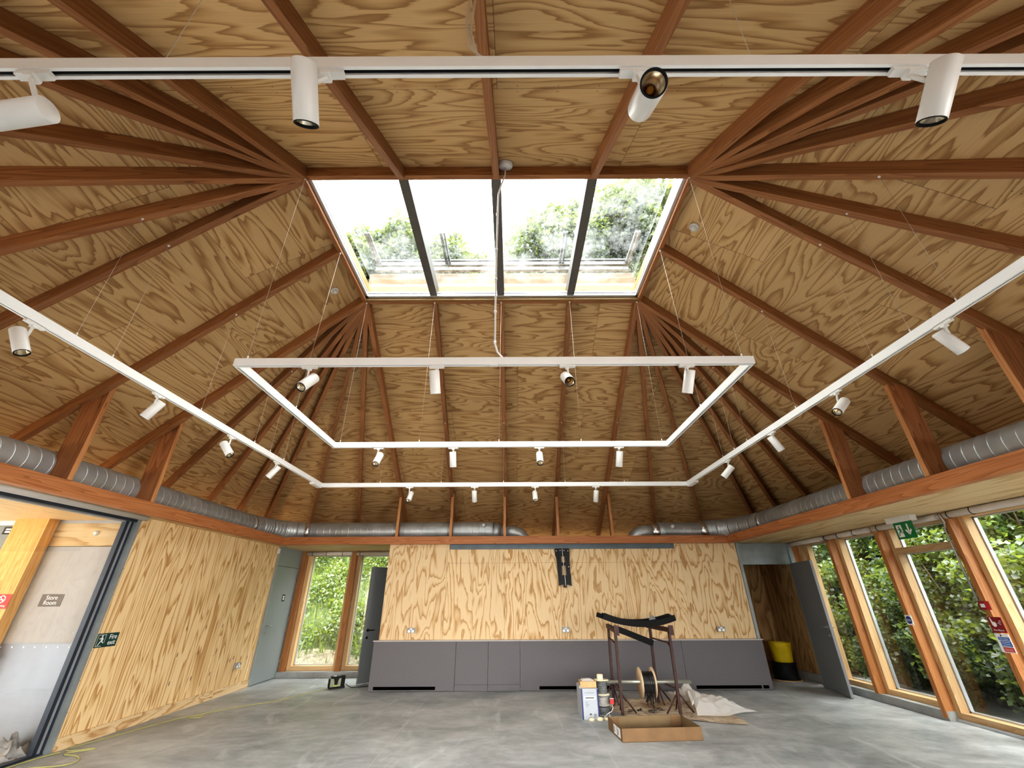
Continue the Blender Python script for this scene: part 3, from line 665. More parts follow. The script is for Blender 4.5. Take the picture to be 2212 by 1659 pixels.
def window(name, label, o, ax, out, w, z0, z1, transom=None, extra=None, alu_in=True, kind='window', fw=0.07):
    """fixed light: timber frame, metal outer frame, pane; o = inner lower corner, ax along the wall, out = outward"""
    o, a, n = V(o), V(ax), V(out); up = V((0, 0, 1))
    t = thing(name, label, kind, o + a * w / 2, kind='structure')
    f = MB(); B = lambda mb, s0, s1, d0, d1, za, zb, g=None: mb.obox(o + a * s0 + n * d0 + up * (za - o.z), a * (s1 - s0), n * (d1 - d0), up * (zb - za), g)
    B(f, 0, fw, 0, 0.12, z0, z1, 2); B(f, w - fw, w, 0, 0.12, z0, z1, 2); B(f, fw, w - fw, 0, 0.12, z0, z0 + fw, 0); B(f, fw, w - fw, 0, 0.12, z1 - fw, z1, 0)
    if transom: B(f, fw, w - fw, 0, 0.12, transom - 0.04, transom + 0.04, 0)
    if extra: B(f, extra[0], extra[1], 0.02, 0.12, z0 + fw, z1 - fw, 2)
    part('timber_frame', f, 'pine', t, bevel=0.004)
    m = MB(); q = fw - 0.012
    for (s0, s1, za, zb) in ((q, q + 0.03, z0 + q, z1 - q), (w - q - 0.03, w - q, z0 + q, z1 - q), (q, w - q, z0 + q, z0 + q + 0.03), (q, w - q, z1 - q - 0.03, z1 - q)): B(m, s0, s1, 0.125, 0.17, za, zb)
    if transom: B(m, q, w - q, 0.12, 0.19, transom - 0.05, transom + 0.05)
    part('metal_frame', m, 'alu', t, bevel=0.003)
    zs = [z0 + fw, transom, z1 - fw] if transom else [z0 + fw, z1 - fw]
    for za, zb in zip(zs, zs[1:]):
        g = MB(); B(g, fw, w - fw, 0.15, 0.158, za, zb); part('pane', g, 'glass', t)
    return t
window('window_1', 'tall window beside the grey corner door, looking onto the grassy bank', (-4.925, 10.80, 0.105), (1, 0, 0), (0, 1, 0), 1.09, 0.105, 2.5, fw=0.085)
window('window_2', 'tall window partly hidden behind the dark grey ajar door', (-3.735, 10.80, 0.105), (1, 0, 0), (0, 1, 0), 1.35, 0.105, 2.5, fw=0.085)
window('window_3', 'tall side window partly hidden behind the open grey door', (5.99, 9.325, 0.105), (0, -1, 0), (1, 0, 0), 1.075, 0.105, 2.5, extra=(0.14, 0.26))
window('window_4', 'tall side window between the open grey door and the blue-signed post', (5.99, 8.18, 0.105), (0, -1, 0), (1, 0, 0), 1.085, 0.105, 2.5)
window('door_7', 'glazed exit door with a timber transom under the exit sign', (5.99, 7.025, 0.03), (0, -1, 0), (1, 0, 0), 1.16, 0.03, 2.5, transom=2.12, kind='door')
window('window_5', 'tall glazed panel cut off by the right edge', (5.99, 5.795, 0.03), (0, -1, 0), (1, 0, 0), 1.08, 0.03, 2.5)
window('window_6', 'tall glazed panel beyond the right picture edge', (5.99, 4.645, 0.03), (0, -1, 0), (1, 0, 0), 1.12, 0.03, 2.5)
struct('trim_4', MB().box(5.95, 6.12, 3.4, 7.02, 0.0, 0.03), 'alu', 'low metal threshold of the glazed door', 'threshold')
# window-side wall behind the camera line and the rest of the enclosure (openings face the daylight)
struct('wall_front', MB().box(-9.0, 6.1, -2.45, -2.3, 0, 2.6, 2), 'ply_wall', 'plywood wall behind the camera', 'wall')
struct('wall_left_near', MB().box(-5.30, -5.18, -2.3, 1.0, 0, 2.5, 2), 'ply_wall', 'plywood wall beside the camera', 'wall')
struct('wall_right', MB().box(5.85, 6.1, -2.3, 2.2, 0, 2.5), 'ply_wall', 'end of the window wall', 'wall')
struct('wall_outer', MB().box(-9.0, -5.20, 6.15, 6.35, 0, 2.5).box(-5.35, -5.2, 6.35, 10.75, 0, 2.5).box(-5.35, -5.05, 10.72, 11.0, 0, 2.5), 'whitewall', 'hidden outer face of the left wall', 'wall')

# ---- roller blinds under the soffit
def blind(label, a, b, r=0.042, hooks=(), group=None, m='fabric'):
    a, b = V(a), V(b); t = thing('roller_blind', label, 'blind', (a + b) / 2, group)
    part('rolled_fabric', MB().cyl(a, b, r, seg=18), m, t)
    part('end_cap', MB().cyl(a - (b - a).normalized() * 0.012, a, 0.02, seg=10), 'white', t)
    part('end_cap', MB().cyl(b, b + (b - a).normalized() * 0.012, 0.02, seg=10), 'white', t)
    d = (b - a).normalized(); sd = d.cross(V((0, 0, 1)))
    for h in hooks:
        c = a + (b - a) * h
        pts = [c + sd * (r + 0.004) * math.cos(an) + V((0, 0, (r + 0.004) * math.sin(an))) for an in [0.9 - 0.33 * q for q in range(16)]]
        part('strap', MB().tube(pts, 0.005, 6), 'black', t)
    return t
GB = 'rolled-up window blinds'
blind('rolled pale blind over the window half hidden by the open grey door', (5.80, 9.30, 2.455), (5.80, 8.265, 2.455), group=GB)
blind('rolled pale blind with three black straps between the door and the blue-signed post', (5.80, 8.17, 2.455), (5.80, 7.11, 2.455), hooks=(0.03, 0.35, 0.70), group=GB)
blind('rolled pale blind behind the green exit sign', (5.80, 7.01, 2.455), (5.80, 5.88, 2.455), hooks=(0.1,), group=GB)
blind('rolled pale blind at the right edge above the last glazed panel', (5.80, 5.76, 2.455), (5.80, 4.73, 2.455), hooks=(0.06, 0.36), group=GB)
blind('rolled beige blind above the window beside the grey corner door', (-4.90, 10.66, 2.445), (-3.85, 10.66, 2.445), hooks=(0.12, 0.43, 0.8), group=GB)
blind('rolled beige blind above the window behind the ajar door', (-3.72, 10.66, 2.445), (-2.5, 10.66, 2.445), hooks=(0.06,), group=GB)
blind('long whitish roller tube above the sliding glass partition', (-4.985, 1.5, 2.475), (-4.985, 5.86, 2.475), 0.035, m='white')

# ================================================================ FITTINGS
# ---- ventilation ducts (spiral seams are ridges of the same sheet)
def ring_at(c, t, ref, r, seg=28):
    bn = t.cross(ref)
    return [c + (ref * math.cos(2 * PI * k / seg) + bn * math.sin(2 * PI * k / seg)) * r for k in range(seg)]
def duct_mb(pts, r, pitch=0.13, mb=None, ridges=True):
    """round duct through the points with mitred bends and raised seams on the straight runs"""
    mb = mb or MB(); pts = [V(p) for p in pts]; n = len(pts); rs = r if hasattr(r, '__len__') else [r] * n
    rings = []
    for i in range(n):
        d0 = (pts[i] - pts[i - 1]).normalized() if i else (pts[1] - pts[0]).normalized()
        d1 = (pts[i + 1] - pts[i]).normalized() if i < n - 1 else d0
        t = (d0 + d1).normalized(); ref = V((0, 0, 1)); ref = (ref - t * ref.dot(t)).normalized()
        k = 1 / max(0.5, t.dot(d0))
        bn = t.cross(ref)
        rings.append([pts[i] + (ref * math.cos(2 * PI * q / 28) + bn * k * math.sin(2 * PI * q / 28)) * rs[i] for q in range(28)])
        if i < n - 1 and ridges:
            L = (pts[i + 1] - pts[i]).length; m = int(L / pitch)
            ref1 = V((0, 0, 1)); ref1 = (ref1 - d1 * ref1.dot(d1)).normalized(); bn1 = d1.cross(ref1)
            for j in range(1, m + 1):
                if m < 2: break
                for off, rr in ((-0.010, 0.0), (-0.005, 0.0), (-0.002, 0.004), (0.002, 0.004), (0.005, 0.0), (0.010, 0.0)):
                    rad = rs[i] + (rs[i + 1] - rs[i]) * (j - 0.5) / m + rr
                    rg = []
                    for q in range(28):
                        sk_ = (q / 28 - 0.5) * pitch * 0.5 if q else -pitch * 0.0
                        sk_ = math.sin(2 * PI * q / 28) * 0.035
                        c = pts[i] + d1 * (L * (j - 0.5) / m + off + sk_)
                        rg.append(c + (ref1 * math.cos(2 * PI * q / 28) + bn1 * math.sin(2 * PI * q / 28)) * rad)
                    rings.append(rg)
    return mb.rings(rings, True, True)
DZ, DR = 2.785, 0.185
dl = thing('ventilation_duct', 'galvanised spiral duct over the glass partition, turning the far corner and ending mid wall', 'duct', (-5.15, 5.0, DZ - DR))
part('straight_duct', duct_mb([(-5.15, 1.0, DZ), (-5.15, 4.40, DZ), (-5.15, 8.40, DZ)], DR), 'duct', dl)
part('elbow', duct_mb([(-5.15, 8.40, DZ), (-5.12, 8.68, DZ), (-5.02, 8.95, DZ), (-4.87, 9.18, DZ), (-4.66, 9.36, DZ), (-4.45, 9.44, DZ)], DR + 0.004, 0.055), 'duct', dl)
part('collar', duct_mb([(-5.15, 8.36, DZ), (-5.15, 8.44, DZ)], DR + 0.010, 9), 'band', dl)
part('collar', duct_mb([(-4.50, 9.43, DZ), (-4.42, 9.445, DZ), (-4.36, 9.45, DZ)], DR + 0.010, 9), 'band', dl)
part('straight_duct', duct_mb([(-4.40, 9.45, DZ), (-0.42, 9.45, DZ)], DR), 'duct', dl)
part('reducer', duct_mb([(-0.42, 9.45, DZ), (-0.25, 9.45, DZ - 0.03)], [DR, 0.13], 9), 'duct', dl)
part('outlet_bend', duct_mb([(-0.25, 9.45, DZ - 0.03), (0.02, 9.45, DZ - 0.03), (0.14, 9.48, DZ - 0.06), (0.24, 9.52, DZ - 0.15), (0.28, 9.55, DZ - 0.25)], 0.13, 9), 'duct', dl)
part('test_cap', MB().lathe((-0.62, 9.28, 2.87), (0, -1, 0.35), [(0, 0.035), (0.03, 0.035), (0.05, 0.02)]), 'white', dl)
dr_ = thing('ventilation_duct', 'galvanised spiral duct above the windows, bending along the far wall to a swept end', 'duct', (4.86, 5.0, DZ - DR))
part('straight_duct', duct_mb([(4.86, 1.0, DZ), (4.86, 4.40, DZ), (4.86, 8.30, DZ)], DR), 'duct', dr_)
part('elbow', duct_mb([(4.86, 8.30, DZ), (4.83, 8.58, DZ), (4.74, 8.87, DZ), (4.60, 9.12, DZ), (4.40, 9.32, DZ), (4.18, 9.42, DZ)], DR + 0.004, 0.055), 'duct', dr_)
part('collar', duct_mb([(4.86, 8.22, DZ), (4.86, 8.30, DZ)], DR + 0.012, 9), 'band', dr_)
part('collar', duct_mb([(4.20, 9.41, DZ - 0.01), (4.06, 9.45, DZ - 0.01)], DR + 0.006, 9), 'band', dr_)
part('straight_duct', duct_mb([(4.10, 9.45, DZ - 0.015), (3.15, 9.45, DZ - 0.015)], DR - 0.012), 'duct', dr_)
part('collar', duct_mb([(3.18, 9.45, DZ - 0.02), (3.00, 9.45, DZ - 0.03)], [DR - 0.014, 0.145], 9), 'band', dr_)
part('outlet_bend', duct_mb([(3.02, 9.45, DZ - 0.03), (2.86, 9.45, DZ - 0.03), (2.72, 9.46, DZ - 0.07), (2.62, 9.48, DZ - 0.16), (2.58, 9.50, DZ - 0.25)], 0.142, 9), 'duct', dr_)
part('test_cap', MB().lathe((3.42, 9.29, 2.83), (0, -1, 0.35), [(0, 0.04), (0.02, 0.04), (0.03, 0.03)]), 'white', dr_)

# ---- suspended lighting tracks
TB, TH, TW = 3.098, 0.064, 0.036
def rail(mb, x0, y0, x1, y1):
    """one track length: channel section, open below"""
    a, b = V((x0, y0, 0)), V((x1, y1, 0)); d = (b - a).normalized(); s_ = V((-d.y, d.x, 0))
    z0, z1 = TB, TB + TH; w = TW / 2
    prof = [(-w, z0), (-w, z1), (w, z1), (w, z0), (w * 0.42, z0), (w * 0.42, z0 + 0.02), (-w * 0.42, z0 + 0.02), (-w * 0.42, z0)]
    for i in range(8):
        p, q = prof[i], prof[(i + 1) % 8]
        c = [a + s_ * p[0], b + s_ * p[0], b + s_ * q[0], a + s_ * q[0]]; z = [p[1], p[1], q[1], q[1]]
        mb.face([V((c[k].x, c[k].y, z[k])) for k in (0, 3, 2, 1)])
    for e, flip in ((a, True), (b, False)):
        q = [V(((e + s_ * p[0]).x, (e + s_ * p[0]).y, p[1])) for p in prof]
        q2 = [q[0], q[1], q[2], q[3]]
        mb.face(q2 if flip else q2[::-1])
    return mb
def track(label, x0, x1, y0, y1, slots):
    t = thing('lighting_track', label, 'lighting track', ((x0 + x1) / 2, (y0 + y1) / 2, TB))
    w = TW / 2
    for (ax, ay, bx, by) in ((x0 - w, y0, x1 + w, y0), (x0 - w, y1, x1 + w, y1), (x0, y0 + w, x0, y1 - w), (x1, y0 + w, x1, y1 - w)):
        part('rail', rail(MB(), ax, ay, bx, by), 'rail', t)
        c, d = V((ax, ay, TB + 0.012)), V((bx, by, TB + 0.012)); dd = (d - c).normalized(); s_ = V((-dd.y, dd.x, 0))
        part('track_slot', MB().obox(c + dd * 0.05 - s_ * 0.0065, (d - c) - dd * 0.1, s_ * 0.013, (0, 0, 0.006)), 'black', t)
    return t
TXO0, TXO1, TYO0, TYO1 = -3.10, 2.84, 0.77, 6.725
TXI0, TXI1, TYI0, TYI1 = -2.135, 1.86, 2.785, 4.745
to = track('large outer white rectangular lighting track hung on thin wires', TXO0, TXO1, TYO0, TYO1, 0)
ti = track('smaller inner white rectangular lighting track hung below the rooflight', TXI0, TXI1, TYI0, TYI1, 0)
def wire(t, a, b):
    a, b = V(a), V(b)
    part('suspension_wire', MB().tube([a, b], 0.0014, 5), 'wire', t)
    part('ceiling_hook', MB().lathe(a + V((0, 0, 0.02)), (0, 0, -1), [(0, 0.011), (0.02, 0.011), (0.032, 0.004)], 10), 'white', t)
    part('wire_gripper', MB().cyl(b, b + V((0, 0, 0.03)), 0.005, seg=8), 'white', t)
zt = TB + TH
for xa, xb in zip(ax5, (-2.07, -1.12, -0.16, 0.83, 1.80)):
    wire(ti, (xa, AY1 + 0.02, ZS - 0.005), (xb, TYI1, zt))
    if xa in (AX0, AX1): wire(ti, (xa, AY0 - 0.02, ZS - 0.005), (xb, TYI0, zt))
wire(ti, (AX0 - 0.02, 3.76, ZS - 0.012), (TXI0, 3.74, zt)); wire(ti, (AX1 + 0.02, 3.74, ZS - 0.012), (TXI1, 3.74, zt))
zl = lambda x: ZS - (AX0 - x) * (ZS - ZE) / (AX0 - EX0)
zr = lambda x: ZS - (x - AX1) * (ZS - ZE) / (EX1 - AX1)
zb = lambda y: ZS - (y - AY1) * (ZS - ZE) / (EY1 - AY1)
zf = lambda y: ZS - (AY0 - y) * (ZS - ZE) / (AY0 - EY0)
for (ex, ey), (ax_, ay_) in [((EX0, 3.23), (AX0, AY0)), ((EX0, 2.31), (AX0, AY0)), ((EX0, 4.52), (AX0, 3.76)), ((EX0, 5.68), (AX0, AY1)), ((EX0, 6.78), (AX0, AY1)), ((EX0, 7.87), (AX0, AY1))]:
    x = -3.30; k = (AX0 - x) / (AX0 - ex); y = ay_ + (ey - ay_) * k
    wire(to, (x, y, zl(x)), (TXO0, y * 0.94, zt))
for (ex, ey), (ax_, ay_) in [((EX1, 3.41), (AX1, AY0)), ((EX1, 2.30), (AX1, AY0)), ((EX1, 1.19), (AX1, AY0)), ((EX1, 4.66), (AX1, 3.74)), ((EX1, 5.82), (AX1, AY1)), ((EX1, 6.86), (AX1, AY1)), ((EX1, 7.89), (AX1, AY1))]:
    x = 3.02; k = (x - AX1) / (ex - AX1); y = ay_ + (ey - ay_) * k
    wire(to, (x, y, zr(x)), (TXO1, y * 0.94, zt))
for xa, xe in ((-2.07, -2.49), (-1.10, -1.36), (-0.15, -0.15), (0.83, 0.98), (1.79, 2.06)):
    y = 7.0; k = (y - AY1) / (EY1 - AY1); x = xa + (xe - xa) * k
    wire(to, (x, y, zb(y)), (x * 0.955, TYO1, zt))
for xa, xe in ((-1.10, -1.53), (0.83, 1.06)):
    y = 0.80; k = (AY0 - y) / (AY0 - EY0); x = xa + (xe - xa) * k
    wire(to, (x, y, zf(y)), (x + 0.10 * (-1 if x > 0 else 1), TYO0, zt))
for x in (TXO0, TXO1):
    s_ = 1 if x < 0 else -1
    part('power_feed', MB().box(x - 0.035, x + 0.035, 6.38, 6.66, TB - 0.028, TB), 'white', to, bevel=0.004)
part('joint_plate', MB().box(-0.17, -0.11, TYI0 - 0.012, TYI0 + 0.012, TB - 0.006, TB), 'white', ti)
part('joint_plate', MB().box(-0.64, -0.58, TYO0 - 0.012, TYO0 + 0.012, TB - 0.008, TB), 'white', to)

# ---- spotlights
LB, RB = 0.18, 0.039
pb = MB().rings([[V((math.cos(2 * PI * k / 28) * r, math.sin(2 * PI * k / 28) * r, z)) for k in range(28)] for z, r in ((0, 0.0), (0, RB - 0.003), (0.003, RB), (LB - 0.002, RB), (LB, RB - 0.001))], False)
pz_ = MB().rings([[V((math.cos(2 * PI * k / 28) * r, math.sin(2 * PI * k / 28) * r, z)) for k in range(28)] for z, r in ((LB - 0.001, RB - 0.0015), (LB + 0.002, RB - 0.001), (LB + 0.002, RB - 0.006), (LB - 0.012, RB - 0.0065))], False)
pr_ = MB().rings([[V((math.cos(2 * PI * k / 28) * r, math.sin(2 * PI * k / 28) * r, z)) for k in range(28)] for z, r in ((LB - 0.006, RB - 0.006), (LB - 0.03, RB - 0.013), (LB - 0.055, 0.012), (LB - 0.056, 0.0))], False)
pc_ = MB().lathe((0, 0, LB - 0.055), (0, 0, 1), [(0, 0.011), (0.012, 0.011), (0.014, 0.007)], 14)
pa_ = MB().box(-0.058, 0.058, -0.013, 0.013, -0.020, -0.0015).box(-0.014, 0.014, -0.016, 0.016, -0.034, -0.020)
SPM = {}
for k, mb, m in (('housing', pb, 'white'), ('bezel', pz_, 'black'), ('reflector', pr_, 'mirror'), ('lamp_chip', pc_, 'chip'), ('track_adapter', pa_, 'white')):
    me = mb.mesh(k); me.materials.append(M[m]); SPM[k] = me
def spot(x, y, back, d, label, along_x, group):
    t = thing('spotlight', label, 'spotlight', (x, y, TB), group)
    o = bpy.data.objects.new('track_adapter', SPM['track_adapter']); COL.objects.link(o); o.parent = t; o.rotation_euler = (0, 0, 0 if along_x else PI / 2)
    d = V(d).normalized(); b = V(back) - V((x, y, TB))
    rot = d.to_track_quat('Z', 'Y')
    h = bpy.data.objects.new('housing', SPM['housing']); COL.objects.link(h); h.parent = t; h.location = b; h.rotation_mode = 'QUATERNION'; h.rotation_quaternion = rot
    for nm in ('bezel', 'reflector', 'lamp_chip'):
        q = bpy.data.objects.new(nm, SPM[nm]); COL.objects.link(q); q.parent = h
    # arm from the adapter to the side of the housing
    piv = b + d * 0.045; e0 = V((0, 0, -0.030)); v = piv - e0; v2 = v - d * v.dot(d)
    side = (-v2).normalized() if v2.length > 0.03 else (V((0, 0, 1)) - d * d.z).normalized() if abs(d.z) < 0.95 else V((1 if not along_x else 0, 0 if not along_x else 1, 0))
    e1 = piv + side * (RB - 0.004)
    if (e1 - e0).length > 0.012:
        am = MB().tube([V((x, y, TB)) + e0 + V((0, 0, 0.004)), V((x, y, TB)) + e0 + V((0, 0, -0.008)), V((x, y, TB)) + e1], [0.008, 0.008, 0.008], 8)
        part('arm', am, 'white', t)
    return t
SP = [
 ('near rail of the outer track', 1, [(-1.62, .77, (-1.475, .77, 2.89), (-.97, .05, -.15)), (-.625, .77, (-.658, .70, 3.018), (-.06, .63, -.78)), (.429, .77, (.411, .77, 2.878), (-.09, -.74, -.66)), (1.352, .77, (1.383, .70, 3.009), (-.12, .58, -.80))],
  ['lying almost flat', 'second from the left', 'showing its orange lamp', 'rightmost']),
 ('partition-side rail of the outer track', 0, [(-3.1, 2.208, (-3.1, 2.147, 3.006), (.48, .13, -.87)), (-3.1, 3.268, (-3.1, 3.326, 3.052), (-.47, -.09, -.88)), (-3.1, 4.329, (-3.1, 4.237, 2.986), (.65, -.04, -.76)), (-3.1, 5.313, (-3.1, 5.38, 3.057), (-.53, -.10, -.84))],
  ['nearest the camera', 'second nearest', 'third from the camera', 'farthest from the camera']),
 ('window-side rail of the outer track', 0, [(2.84, 2.247, (2.84, 2.304, 3.06), (.62, .04, -.78)), (2.84, 3.271, (2.84, 3.214, 2.979), (-.74, -.19, -.65)), (2.84, 4.285, (2.84, 4.322, 3.062), (.44, -.01, -.9)), (2.84, 5.326, (2.84, 5.25, 2.995), (-.59, .38, -.66))],
  ['nearest the camera', 'second nearest', 'third from the camera', 'farthest from the camera']),
 ('far rail of the outer track', 1, [(-1.663, 6.725, (-1.625, 6.725, 3.0), (-.07, -.58, -.81)), (-.614, 6.725, (-.616, 6.725, 3.025), (0, .64, -.77)), (.367, 6.725, (.357, 6.725, 3.005), (.03, -.54, -.84)), (1.347, 6.725, (1.35, 6.725, 3.023), (-.02, .57, -.82))],
  ['first from the left', 'second from the left', 'third from the left', 'fourth from the left']),
 ('near rail of the inner track', 1, [(-1.565, 2.785, (-1.505, 2.785, 2.996), (-.14, -.63, -.76)), (-.582, 2.785, (-.599, 2.785, 3.055), (.06, .45, -.89)), (.427, 2.785, (.407, 2.785, 2.999), (.06, -.76, -.65)), (1.351, 2.785, (1.37, 2.785, 3.05), (-.11, .48, -.87))],
  ['first from the left', 'second from the left', 'third from the left', 'fourth from the left']),
 ('far rail of the inner track', 1, [(-1.594, 4.745, (-1.563, 4.745, 3.011), (-.04, -.6, -.8)), (-.704, 4.745, (-.708, 4.745, 3.041), (.05, .28, -.96)), (.322, 4.745, (.32, 4.745, 3.014), (0, -.6, -.8)), (1.272, 4.745, (1.278, 4.745, 3.038), (-.08, .38, -.92))],
  ['first from the left', 'second from the left', 'third from the left', 'fourth from the left'])]
for where, ax_, lst, labs in SP:
    for (x, y, b, d), lb in zip(lst, labs):
        spot(x, y, b, d, f'white spotlight on the {where}, {lb}', ax_, 'spotlights on the ' + where)

# ---- cables and detectors at the ceiling
cr = thing('ceiling_rose', 'round white ceiling rose with a taped white flex running down to the inner track', 'ceiling rose', (-0.055, 2.70, 5.22))
part('rose_cover', MB().lathe((-0.055, 2.66, 5.335), (0, 0.42, -0.9), [(0, 0.07), (0.03, 0.07), (0.04, 0.06), (0.042, 0.0)], 24, False), 'white', cr)
part('flex', MB().tube([(-0.055, 2.672, 5.31), (-0.06, 2.69, 5.20), (-0.10, 2.73, 5.10), (-0.125, 2.76, 5.02), (-0.13, 2.775, 4.8), (-0.135, 2.78, 4.2), (-0.135, 2.785, 3.6), (-0.135, 2.785, 3.30), (-0.115, 2.785, 3.22), (-0.07, 2.785, 3.165)], 0.0075, 8), 'flex', cr)
for z in (4.75, 4.3, 3.95, 3.6, 3.30): part('tape_band', MB().cyl((-0.135, 2.782, z), (-0.135, 2.782, z + 0.02), 0.011, seg=8), 'signwhite', cr)
pcd = thing('power_cord', 'pair of brown cables looping down beside the middle near rafter to the outer track', 'cable', (-0.15, 0.9, 3.2))
part('cable', MB().tube([(-0.225, 0.95, 4.34), (-0.19, 0.88, 4.15), (-0.165, 0.80, 3.8), (-0.17, 0.78, 3.5), (-0.15, 0.775, 3.28), (-0.09, 0.77, 3.170)], 0.005, 8), 'wire', pcd)
part('cable', MB().tube([(-0.215, 0.93, 4.34), (-0.155, 0.86, 4.05), (-0.145, 0.80, 3.75), (-0.15, 0.78, 3.4), (-0.12, 0.775, 3.22), (-0.07, 0.77, 3.170)], 0.005, 8), 'wire', pcd)
def detector(p, n, label):
    p, n = V(p), V(n).normalized(); t = thing('heat_detector', label, 'detector', p, 'ceiling detectors')
    part('base', MB().lathe(p, n, [(0, 0.055), (0.018, 0.055), (0.026, 0.046)], 24), 'white', t)
    part('sensor_cage', MB().lathe(p + n * 0.024, n, [(0, 0.035), (0.02, 0.034), (0.032, 0.022), (0.036, 0.012)], 18), 'white', t)
sl = (ZS - ZE) / (AX0 - EX0); sr = (ZS - ZE) / (EX1 - AX1)
x = -2.40; detector((x, 4.40, zl(x) + UP - 0.001), (sl, 0, -1), 'small white detector on the sloping ceiling left of the rooflight')
x = 2.08; detector((x, 3.37, zr(x) + UP - 0.001), (-sr, 0, -1), 'small white detector on the sloping ceiling right of the rooflight')
solid('door_contact', MB().box(-5.08, -5.045, 9.60, 9.645, 2.36, 2.46), 'white', 'small white sensor box at the top corner of the plywood side wall', 'sensor', bevel=0.006)

# ---- far wall: cabinets, worktop, sockets, bracket, strip
CX = [-2.62, -1.07, -0.465, 0.125, 3.15, 4.685]
CN = ['wide grey cabinet front with a black slot at the left end of the far wall', 'narrow grey cabinet door beside the left wide cabinet, first of the pair', 'narrow grey cabinet door, second of the pair', 'long grey cabinet front in the middle, behind the trestles', 'wide grey cabinet front at the doorway end, slot partly behind the white sheet']
slots = [[(-2.53, -1.41)], [], [], [(0.47, 1.76)], [(3.30, 4.475), (4.505, 4.61)]]
for k in range(5):
    a, b = CX[k] + 0.003, CX[k + 1] - 0.003
    t = thing('grey_cabinet', CN[k], 'cabinet', ((a + b) / 2, 9.19, 0), 'grey cabinets along the far wall')
    z0 = 0.10 if k in (1, 2) else 0.006
    part('front_panel', MB().box(a, b, 9.14, 9.158, z0 + 0.003, 0.768), 'cab', t, bevel=0.0015)
    part('carcass', MB().box(a, b, 9.160, 9.238, 0.004, 0.766), 'cab', t)
    if k in (1, 2): part('plinth', MB().box(a, b, 9.14, 9.158, 0.004, 0.098), 'cab', t)
    for (s0, s1) in slots[k]: part('vent_slot', MB().box(s0, s1, 9.1375, 9.1405, 0.024, 0.074), 'void', t)
solid('worktop', MB().box(-2.635, 4.70, 9.130, 9.239, 0.769, 0.787, 0), 'cabtop', 'thin continuous ledge on top of the grey cabinets', 'worktop', bevel=0.002)
def socket(o, ax, n, label, group='double sockets'):
    o, a, n = V(o), V(ax), V(n); up = V((0, 0, 1)); t = thing('double_socket', label, 'socket', o, group)
    part('back_box', MB().obox(o - a * 0.073 - up * 0.043 + n * 0.0005, a * 0.146, n * 0.040, up * 0.086), 'steel', t, bevel=0.004)
    part('face_plate', MB().obox(o - a * 0.072 - up * 0.042 + n * 0.041, a * 0.144, n * 0.003, up * 0.084), 'plate', t, bevel=0.001)
    for sgn in (-1, 1):
        q = o + a * 0.036 * sgn + n * 0.0445
        part('outlet', MB().obox(q - a * 0.022 - up * 0.034, a * 0.044, n * 0.003, up * 0.040), 'signwhite', t)
        part('rocker_switch', MB().obox(o + a * 0.012 * sgn - a * 0.008 + up * 0.012 + n * 0.0445, a * 0.016, n * 0.005, up * 0.022), 'signwhite', t)
SX = (1, 0, 0)
socket((-1.955, 9.24, 0.945), SX, (0, -1, 0), 'metal double socket on the far wall at the window end')
socket((1.01, 9.24, 0.945), SX, (0, -1, 0), 'metal double socket on the far wall below the black bracket')
socket((3.985, 9.24, 0.945), SX, (0, -1, 0), 'metal double socket on the far wall at the doorway end')
socket((-5.08, 9.10, 0.41), (0, 1, 0), (1, 0, 0), 'metal double socket low on the left plywood wall')
solid('steel_strip', MB().box(-1.31, 3.36, 9.222, 9.2395, 2.392, 2.488, 0), 'strip', 'long dark grey steel strip along the top of the far wall', 'strip', bevel=0.002)
tv = thing('wall_bracket', 'glossy black screen bracket hanging on the far plywood wall', 'bracket', (1.02, 9.20, 1.72))
bx = lambda u, v, dpt=0.0: (0.866 + u * 0.31, 9.225 - dpt, 2.385 - v * 0.70)
def plate(name, pts, d0, d1, m='blackgloss'):
    q = [V(bx(u, v, d0)) for u, v in pts]; return part(name, MB().prism(q, (0, -(d1 - d0), 0)), m, tv, bevel=0.003)
plate('side_rail', [(0.0, 0.0), (0.10, 0.30), (0.13, 0.55), (0.17, 0.98), (0.32, 0.96), (0.27, 0.5), (0.22, 0.05)], 0.0, 0.035)
plate('side_rail', [(1.0, 0.0), (0.96, 0.30), (0.95, 0.55), (1.0, 0.98), (0.84, 0.96), (0.82, 0.5), (0.80, 0.05)], 0.0, 0.035)
plate('top_plate', [(0.0, 0.0), (0.06, -0.02), (0.92, -0.02), (1.0, 0.0), (0.98, 0.20), (0.03, 0.20)], 0.005, 0.03)
plate('centre_plate', [(0.12, 0.36), (0.94, 0.36), (0.94, 0.45), (0.12, 0.45)], 0.01, 0.03)
plate('lower_plate', [(0.14, 0.70), (0.99, 0.70), (0.98, 0.95), (0.19, 0.95)], 0.01, 0.04)
plate('arm', [(0.22, 0.05), (0.40, 0.05), (0.42, 0.9), (0.28, 0.9)], 0.03, 0.06)
plate('arm', [(0.62, 0.05), (0.80, 0.05), (0.86, 0.9), (0.72, 0.9)], 0.03, 0.06)
plate('foot_lug', [(0.46, 0.90), (0.68, 0.90), (0.66, 1.02), (0.48, 1.02)], 0.0, 0.05)
part('hanging_cord', MB().tube([bx(0.5, 0.0, 0.05), bx(0.53, 0.4, 0.07), bx(0.58, 0.8, 0.07), bx(0.60, 0.98, 0.06)], 0.006, 8), 'flex', tv)
for u, v in ((0.10, 0.05), (0.36, 0.04), (0.62, 0.04), (0.88, 0.05), (0.28, 0.48), (0.86, 0.48)):
    part('bolt_head', MB().cyl(bx(u, v, 0.03), bx(u, v, 0.042), 0.010, seg=10), 'steel', tv)
